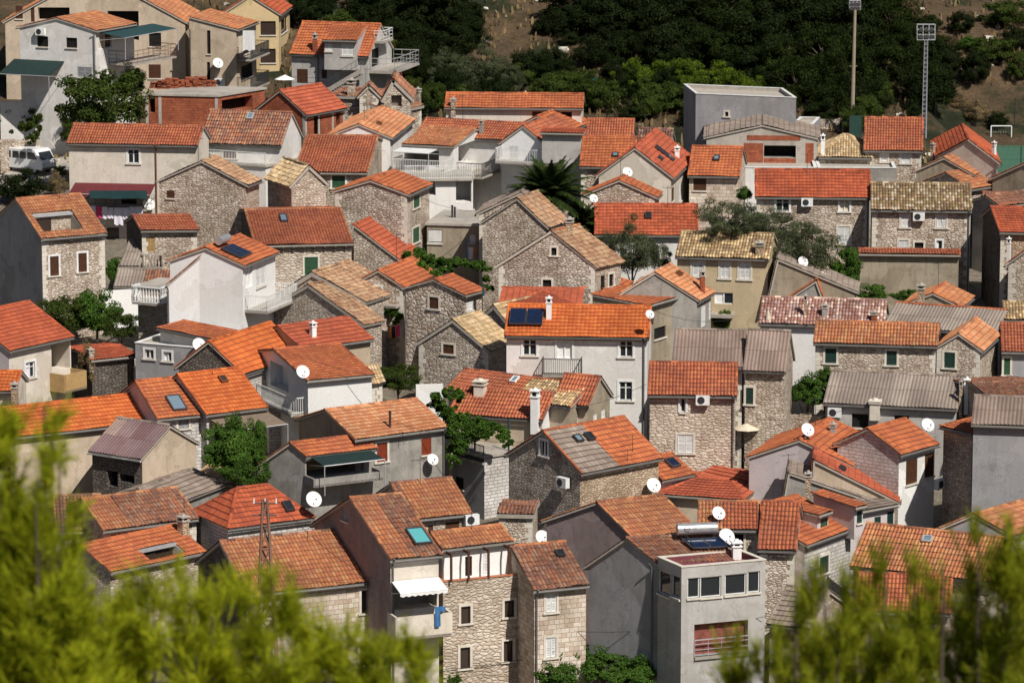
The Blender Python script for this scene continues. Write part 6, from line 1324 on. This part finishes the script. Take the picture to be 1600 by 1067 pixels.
# free-standing walls
def wall_(a, b, z, th, m, label, zlow=-.3, name='garden_wall', cat='wall'):
    A = atg(*a, z); B = atg(*b, z); zz = (A.z+B.z)/2; X = (B-A); X.z = 0; L = X.length; X.normalize(); Y = Z3.cross(X); g = min(gz(A.x, A.y), gz(B.x, B.y)); mb = MB(); n_ = max(1, int(L/.6))
    for i in range(n_): mb.box(V((A.x, A.y, g)), X, Y, Z3, L*i/n_, L*(i+1)/n_, 0, th, zlow, zz-g+(random.uniform(-.06, .06) if 'stone' in m or m in ('rubble', 'sgrey') else 0))
    tag(mb.build(name, M(m)), label, cat)
wall_((1198, 648), (1284, 650), 3.4, .5, 'rubble', 'rough stone garden wall beside the leafy bush and corrugated roof')
wall_((0, 222), (62, 216), 2.4, .4, 'rubble', 'stone retaining wall under the hanging ivy above the white van')
wall_((72, 462), (218, 450), 2.6, .3, 'pure', 'bright white terrace wall behind the lemon trees')
wall_((650, 602), (692, 600), 3.0, .25, 'pure', 'short white wall beside the broad orange roof with box chimney')
wall_((628, 520), (660, 548), 2.6, .3, 'drab', 'drab wall in the lane below the mosaic stone house')
wall_((1150, 750), (1180, 740), 2.0, .3, 'cement', 'grey wall of the small yard right of the tall stone house')
wall_((0, 160), (70, 158), 4.0, .3, 'white', 'pale terrace wall at the left edge left of the spreading tree')
wall_((1085, 190), (1345, 186), .8, .5, 'sgrey', 'low dry-stone wall behind the unfinished house at the foot of the wood')
wall_((1500, 60), (1610, 66), 1.0, .6, 'sgrey', 'dry-stone terrace wall on the slope at the upper right')
wall_((1530, 30), (1610, 34), 1.0, .6, 'sgrey', 'upper dry-stone terrace wall at the top right corner')
# sports court
y0c, y1c = 300, 326; mb = MB(); mb.box(V((0, 0, COURTZ)), V((1, 0, 0)), V((0, 1, 0)), Z3, 35, 80, y0c, y1c, -.2, .03); g = NG('court_green'); g.fin(g.mix(g.noise(.5, g.pos(), 4), (.045, .12, .075), (.065, .15, .095)), .8); MC['court_green'] = g.m
tag(mb.build('sports_pitch', g.m), kind='structure')
mb = MB()
for q in ((36, 79, y1c-1.1, y1c-1.0), (36, 79, y0c+1, y0c+1.1), (36, 36.1, y0c+1, y1c-1.1)): mb.box(V((0, 0, COURTZ)), V((1, 0, 0)), V((0, 1, 0)), Z3, *q, .034, .036)
tag(mb.build('pitch_marking', M('white_paint')), kind='structure')
def goal():
    a = aty(1548, 224, y1c-1.5); b = aty(1580, 224, y1c-1.5); t = thing('goal', 'white goal frame with net at the far side of the green pitch', 'goal', (a.x, a.y, COURTZ)); mb = MB(); z = COURTZ+.03; h_ = 1.35
    A, B = V((a.x, a.y, z)), V((b.x, b.y, z)); mb.tube(A, A+Z3*h_, .05, .05, 6); mb.tube(B, B+Z3*h_, .05, .05, 6); mb.tube(A+Z3*h_, B+Z3*h_, .05, .05, 6); mb.build('goal_frame', M('white_paint'), t); mb = MB()
    for i in range(9): p = A.lerp(B, i/8); mb.tube(p+Z3*h_, p+V((0, .8, 0)), .006, .006, 3)
    for i in range(5): q = A.lerp(A+Z3*h_, i/5)+V((0, .8*(1-i/5), 0)); mb.tube(q, q+(B-A), .006, .006, 3)
    mb.build('net', M('fabric_white'), t)
goal()
def fence(pts, h_, label, m='metal_dark', panel=None):
    P_ = [V(p) for p in pts]; t = thing('fence', label, 'fence', tuple(P_[0])); mb2 = MB()
    for a, b in zip(P_[:-1], P_[1:]):
        n_ = max(1, round((b-a).length/3.2))
        for i in range(n_+(1 if b is P_[-1] else 0)): p = a.lerp(b, i/n_); mb = MB(); mb.tube(p-Z3*.3, p+Z3*h_, .04, .04, 6); mb.build('post', M(m), t)
        X = (b-a).normalized(); L = (b-a).length
        for z in np.linspace(.1, h_, 4): mb2.tube(a+Z3*z, b+Z3*z, .012, .012, 3, caps=False)
        if panel: mb2.box(a, X, Z3.cross(X), Z3, 0, L, -.01, .01, .1, h_-.05)
        else:
            k = int(L/.45)
            for i in range(k): mb2.tube(a+X*(i*L/k)+Z3*.1, a+X*min(L, (i+2)*L/k)+Z3*h_, .004, .004, 3, caps=False)
    mb2.build('mesh_panel', M(panel or m), t)
fence([(35, y1c, COURTZ), (80, y1c, COURTZ)], 3.4, 'tall wire fence along the far side of the green pitch'); fence([(35, y0c, COURTZ), (46, y0c, COURTZ)], 3.0, 'wire fence along the near side of the green pitch')
a = atg(1327, 216, .1); fence([(a.x, a.y, gz(a.x, a.y)), (a.x+1.0, a.y+.6, gz(a.x, a.y))], 1.9, 'green screened fence at the foot of the tall plain floodlight pole', 'metal_dark', 'dark_green_paint')
p = ghit(898, 146, .1); q = ghit(932, 146, .1)
mb = MB(); zt = 1.5; mb.poly([V((p.x, p.y, p.z)), V((q.x, p.y, p.z-.3)), V((q.x+.1, p.y, p.z+zt)), V((p.x+.9, p.y+.1, p.z+.7))]); mb.poly([V((q.x+.1, p.y, p.z+zt)), V((q.x, p.y+.02, p.z-.3)), V((p.x, p.y+.02, p.z)), V((p.x+.9, p.y+.12, p.z+.7))]); tag(mb.build('shade_net', M('net_teal')), 'slanting teal netting on the slope above the long cream house', 'net')
# floodlights
def flood(u0, v0, u1, v1, hw, label, lattice, top=None):
    b = ghit(u0, v0, 0); y = b.y; t_ = aty(u1, v1, y); g = gz(b.x, b.y); T_ = thing('floodlight_pole', label, 'floodlight', (b.x, b.y, g)); B0 = V((b.x, y, g-.3)); T1 = V((b.x+(t_.x-b.x), y, t_.z)); mb = MB()
    if not lattice: mb.tube(B0, T1, .19, .12, 10); mb.tube(B0.lerp(T1, .55)-V((.3, 0, 0)), B0.lerp(T1, .55)+V((.3, 0, 0)), .03, .03, 5); mb.build('pole', M('mast_beige'), T_)
    else:
        L = (T1-B0).length; n_ = 22; c_ = [V((-.17, -.12, 0)), V((.17, -.12, 0)), V((0, .2, 0))]
        for i in range(3): mb.tube(B0+c_[i]*(1 if i != 1 else 1), T1+c_[i]*.7, .035 if i != 1 else .07, .03, 6)
        for i in range(n_):
            for j in range(3): mb.tube(B0.lerp(T1, i/n_)+c_[j], B0.lerp(T1, (i+.5)/n_)+c_[(j+1) % 3], .02, .02, 4); mb.tube(B0.lerp(T1, i/n_)+c_[j], B0.lerp(T1, i/n_)+c_[(j+1) % 3], .02, .02, 4)
        mb.build('pole', M('grey_paint'), T_)
    m_ = mpp(T1); w_, h_ = hw[0]*m_, hw[1]*m_; mb = MB(); e = V((1, 0, 0))
    for z in np.linspace(0, h_, 4): mb.tube(T1-e*w_/2+Z3*z, T1+e*w_/2+Z3*z, .035, .035, 5); mb.tube(T1-e*w_/2+Z3*z+V((0, .5, 0)), T1+e*w_/2+Z3*z+V((0, .5, 0)), .03, .03, 5)
    for x in np.linspace(-w_/2, w_/2, 4):
        mb.tube(T1+e*x, T1+e*x+Z3*h_, .035, .035, 5); mb.tube(T1+e*x+V((0, .5, 0)), T1+e*x+Z3*h_+V((0, .5, 0)), .03, .03, 5); mb.tube(T1+e*x+Z3*h_, T1+e*x+Z3*h_+V((0, .5, 0)), .03, .03, 5)
    mb.build('lamp_rack', M('grey_paint'), T_)
    for i, x in enumerate(np.linspace(-w_*.3, w_*.3, 3)):
        for z in (h_*.3, h_*.75):
            mb = MB(); c = T1+e*x+Z3*z+V((0, .1, 0)); mb.tube(c, c+V((0, -.22, -.1)), .10, .17, 10); mb.build('lamp', M('gutter_grey'), T_)
flood(1331, 205, 1336, 16, (17, 14), 'tall plain beige floodlight pole in front of the dark wood', False)
flood(1443, 216, 1447, 63, (28, 24), 'lattice floodlight mast with square lamp rack and ladder', True)
# rusty lattice mast in front
def mast():
    y = BT.A.y-2.2; b = aty(408, 925, y); t_ = aty(414, 783, y); g = gz(b.x, y); T_ = thing('lattice_mast', 'rusty lattice electricity mast in front of the mottled orange roof', 'electricity mast', (b.x, y, g)); B0 = V((t_.x, y, g-.3)); T1 = V((t_.x, y, t_.z)); mb = MB(); H_ = T1.z-B0.z
    cs = [V((s_*1, q, 0)) for s_, q in ((-1, -1), (1, -1), (1, 1), (-1, 1))]; rr = lambda f: .12+.62*(1-f)
    for c in cs: mb.tube(B0+c*rr(0), T1+c*rr(1), .08, .065, 5)
    n_ = 11
    for i in range(n_):
        f0, f1 = i/n_, (i+1)/n_
        for j in range(4):
            a_, b_ = cs[j], cs[(j+1) % 4]; mb.tube(B0.lerp(T1, f0)+a_*rr(f0), B0.lerp(T1, f1)+b_*rr(f1), .045, .045, 4); mb.tube(B0.lerp(T1, f0)+b_*rr(f0), B0.lerp(T1, f1)+a_*rr(f1), .045, .045, 4); mb.tube(B0.lerp(T1, f1)+a_*rr(f1), B0.lerp(T1, f1)+b_*rr(f1), .045, .045, 4)
    mb.build('mast_frame', M('mast_rust'), T_); mb = MB()
    for z in (-.1, -.7): mb.tube(T1+V((-.6, 0, z)), T1+V((.6, 0, z)), .04, .04, 5)
    mb.build('cross_arm', M('metal_dark'), T_)
    for x in (-.55, 0, .55): mb = MB(); mb.tube(T1+V((x, 0, -.1)), T1+V((x, 0, .15)), .05, .03, 8); mb.build('insulator', M('dish_white'), T_)
    return T1
MT = mast()
def cable(p, q, sag, label, r_=.014):
    p, q = V(p), V(q); mb = MB(); pts = [p.lerp(q, i/16)-Z3*sag*4*(i/16)*(1-i/16) for i in range(17)]; mb.path(pts, r_, 4); tag(mb.build('cable', M('cable')), label, 'cable')
def fp(h, face, u, v, out=.1): F_ = h.f[face]; uu, vv = px((u, v)); return onplane(uu, vv, F_.o+F_.N*out, F_.N)
T(14); cable(fp(BT, 'f', 570, 770), fp(BX, 'f', 1560, 745), .15, 'thin cable across the pale stone front below the balcony')
cable(fp(BX, 'f', 1000, 990), fp(BX, 'f', 1490, 935), .1, 'double cable across the pale stone front near the bottom')
T(15); cable(fp(BX, 'f', 0, 740), fp(BX2, 'f', 1470, 680, .3), .5, 'cable spanning from the stone front to the tall grey house'); cable(fp(BX, 'f', -10, 940), fp(BY, 'f', 250, 880), .1, 'cable reaching the lower white shutters')
T(12); cable(atg(*px((345, 740)), 4.8), atg(*px((1040, 640)), 5.2), .3, 'cable over the two orange roofs beside the brown shutters'); cable(MT+V((.55, 0, .1)), fp(BU, 'f', 0, 0, .2) if False else fp(BT, 'f', -1100, 900, .2), .4, 'slack cable from the rusty mast to the square-stone house') if False else None
T(14); cable(MT+V((.55, 0, .1)), fp(BT, 'f', 720, 480, .3), .5, 'slack cable from the rusty mast to the square-stone house')
# van
def van():
    p = atg(42, 274, 0); L, W_, Hh = 4.3, 1.7, 1.9; rz = R(-34); t = thing('parked_van', 'white box-nosed van parked beside the retaining wall at the left', 'van', (p.x, p.y+1, gz(p.x, p.y+1)), rz); X = V((math.cos(rz), math.sin(rz), 0)); Y = V((-math.sin(rz), math.cos(rz), 0)); o = V((p.x, p.y+1, gz(p.x, p.y+1)))
    prof = [(-2.12, .35), (2.05, .35), (2.15, .6), (2.12, .95), (1.95, 1.12), (1.55, 1.78), (1.35, 1.9), (-1.95, 1.92), (-2.1, 1.75), (-2.15, 1.0)]; mb = MB()
    rings = [(-W_/2, .93), (-W_/2+.07, 1), (W_/2-.07, 1), (W_/2, .93)]; P0 = []
    for y, s_ in rings:
        for x, z in prof: P0.append(tuple(o+X*x*(1 if s_ == 1 else .985)+Y*y+Z3*(1.1+(z-1.1)*s_)))
    n_ = len(prof); mb.add(P0, [(r_*n_+i, r_*n_+(i+1) % n_, (r_+1)*n_+(i+1) % n_, (r_+1)*n_+i) for r_ in range(3) for i in range(n_)]); mb.add(P0[:n_], [list(range(n_))]); mb.add(P0[-n_:], [list(range(n_))[::-1]])
    mb.build('body', M('car_white'), t)
    for sd in (-1, 1):
        for x0, x1, sl in ((-1.95, -1.0, 0), (-.85, -.2, 0), (-.12, .5, 0), (.65, 1.35, .3)):
            mb = MB(); y = sd*(W_/2+.006); mb.poly([o+X*x0+Y*y+Z3*1.15, o+X*(x1+sl)+Y*y+Z3*1.15, o+X*(x1)+Y*(y-sd*.0)+Z3*1.68, o+X*(x0+.03)+Y*y+Z3*1.68]); mb.build('window', M('pane_dark'), t)
        for x in (-1.35, 1.3):
            mb = MB(); c = o+X*x+Z3*.34+Y*sd*(W_/2-.12); mb.tube(c-Y*.1, c+Y*.1, .33, .33, 18); w_ = mb.build('wheel', M('rubber'), t); mb = MB(); mb.tube(c+Y*sd*.1, c+Y*sd*.115, .19, .17, 14); mb.build('rim', M('metal_light'), w_)
        mb = MB(); c = o+X*2.14+Z3*.8+Y*sd*.6; mb.tube(c, c+X*.03, .11, .11, 12); mb.build('headlight', M('metal_light'), t)
    mb = MB(); mb.poly([o+X*1.98+Y*-.72+Z3*1.13, o+X*1.98+Y*.72+Z3*1.13, o+X*1.62+Y*.68+Z3*1.7, o+X*1.62+Y*-.68+Z3*1.7]); mb.build('windscreen', M('pane_dark'), t)
    mb = MB(); mb.box(o, X, Y, Z3, -2.2, 2.2, -.8, .8, .38, .52); mb.build('bumper', M('gutter_grey'), t)
van()
# a strip of pale lane beside the van
def strip(pts, w_, name):
    mb = MB(); P_ = [V((x, y, 0)) for x, y in pts]; n_ = 0
    for a, b in zip(P_[:-1], P_[1:]):
        k = max(1, int((b-a).length/1.5)); X = (b-a).normalized(); Y = Z3.cross(X)
        for i in range(k):
            q = [a.lerp(b, i/k)-Y*w_/2, a.lerp(b, i/k)+Y*w_/2, a.lerp(b, (i+1)/k)+Y*w_/2, a.lerp(b, (i+1)/k)-Y*w_/2]; mb.poly([V((p_.x, p_.y, gz(p_.x, p_.y)+.06)) for p_ in q], [(p_.x, p_.y) for p_ in q])
    return tag(mb.build(name, M('conc')), kind='structure')
a = atg(95, 235, 0); b = atg(40, 285, 0); strip([(a.x+1, a.y+14), (a.x, a.y), (b.x, b.y), (b.x-14, b.y-2)], 4.5, 'lane')

for (a, b, z1, z2, s_, l_) in [((640, 300), (760, 330), 8.6, 6.0, .4, 'thin cable from the stone gable house to the drab flat roof'), ((1010, 480), (1140, 500), 8.4, 5.6, .4, 'thin cable right of the bright orange roof with solar panels'), ((1360, 290), (1560, 330), 7.0, 7.2, .6, 'thin cable over the mossy tiled roof'),
      ((200, 300), (350, 340), 7.6, 7.2, .5, 'thin cable behind the green-shuttered ashlar house'), ((480, 560), (700, 590), 6.8, 6.4, .5, 'thin cable above the lane beside the white house'), ((850, 640), (1010, 600), 7.0, 7.6, .4, 'thin cable above the half grey roof'), ((620, 660), (840, 690), 6.5, 6.2, .4, 'thin cable over the vine terrace'), ((1150, 650), (1320, 640), 7.2, 5.6, .4, 'thin cable over the rough garden wall')]:
    cable(atg(*a, z1), atg(*b, z2), s_, l_)

# dry grass tufts and loose stones on the hillside
def scatter(n, mk):
    out = []
    while len(out) < n:
        x, y = RNG.uniform(-40, 60), RNG.uniform(306, 372)
        if y < 331 and x > 33: continue
        out.append((x, y, gz(x, y)))
    return np.array(out)
G_ = scatter(9000, 0); n = len(G_); A_ = RNG.uniform(0, 6.283, n); S_ = RNG.uniform(.12, .4, n)[:, None]; D_ = np.stack([np.cos(A_), np.sin(A_), np.zeros(n)], 1)*.09; Tp = RNG.normal(0, .25, (n, 3))*S_+np.array([0, 0, 1])*S_*1.4
P_ = np.stack([G_-D_*1.5-[0, 0, .05], G_+D_*1.5-[0, 0, .05], G_+Tp+D_*.8, G_+Tp*1.1-D_*.8], 1).reshape(-1, 3); mb = MB(); mb.add(P_, np.arange(n*4).reshape(n, 4)); tag(mb.build('dry_grass', M('leaf_dry')), kind='stuff')
R_ = scatter(350, 0); mb = MB()
for p in R_:
    s_ = RNG.uniform(.06, .24)*(1 if RNG.random() < .85 else 1.8); v8 = np.array([(x, y, z) for z in (0, 1) for y in (-1, 1) for x in (-1, 1)], float)*[1, .8, .9]+RNG.normal(0, .22, (8, 3)); mb.add(p+v8*s_, [(0, 2, 3, 1), (4, 5, 7, 6), (0, 1, 5, 4), (2, 6, 7, 3), (0, 4, 6, 2), (1, 3, 7, 5)])
tag(mb.build('loose_stones', M('frame_stone')), kind='stuff')
for h in HS: h.finish()
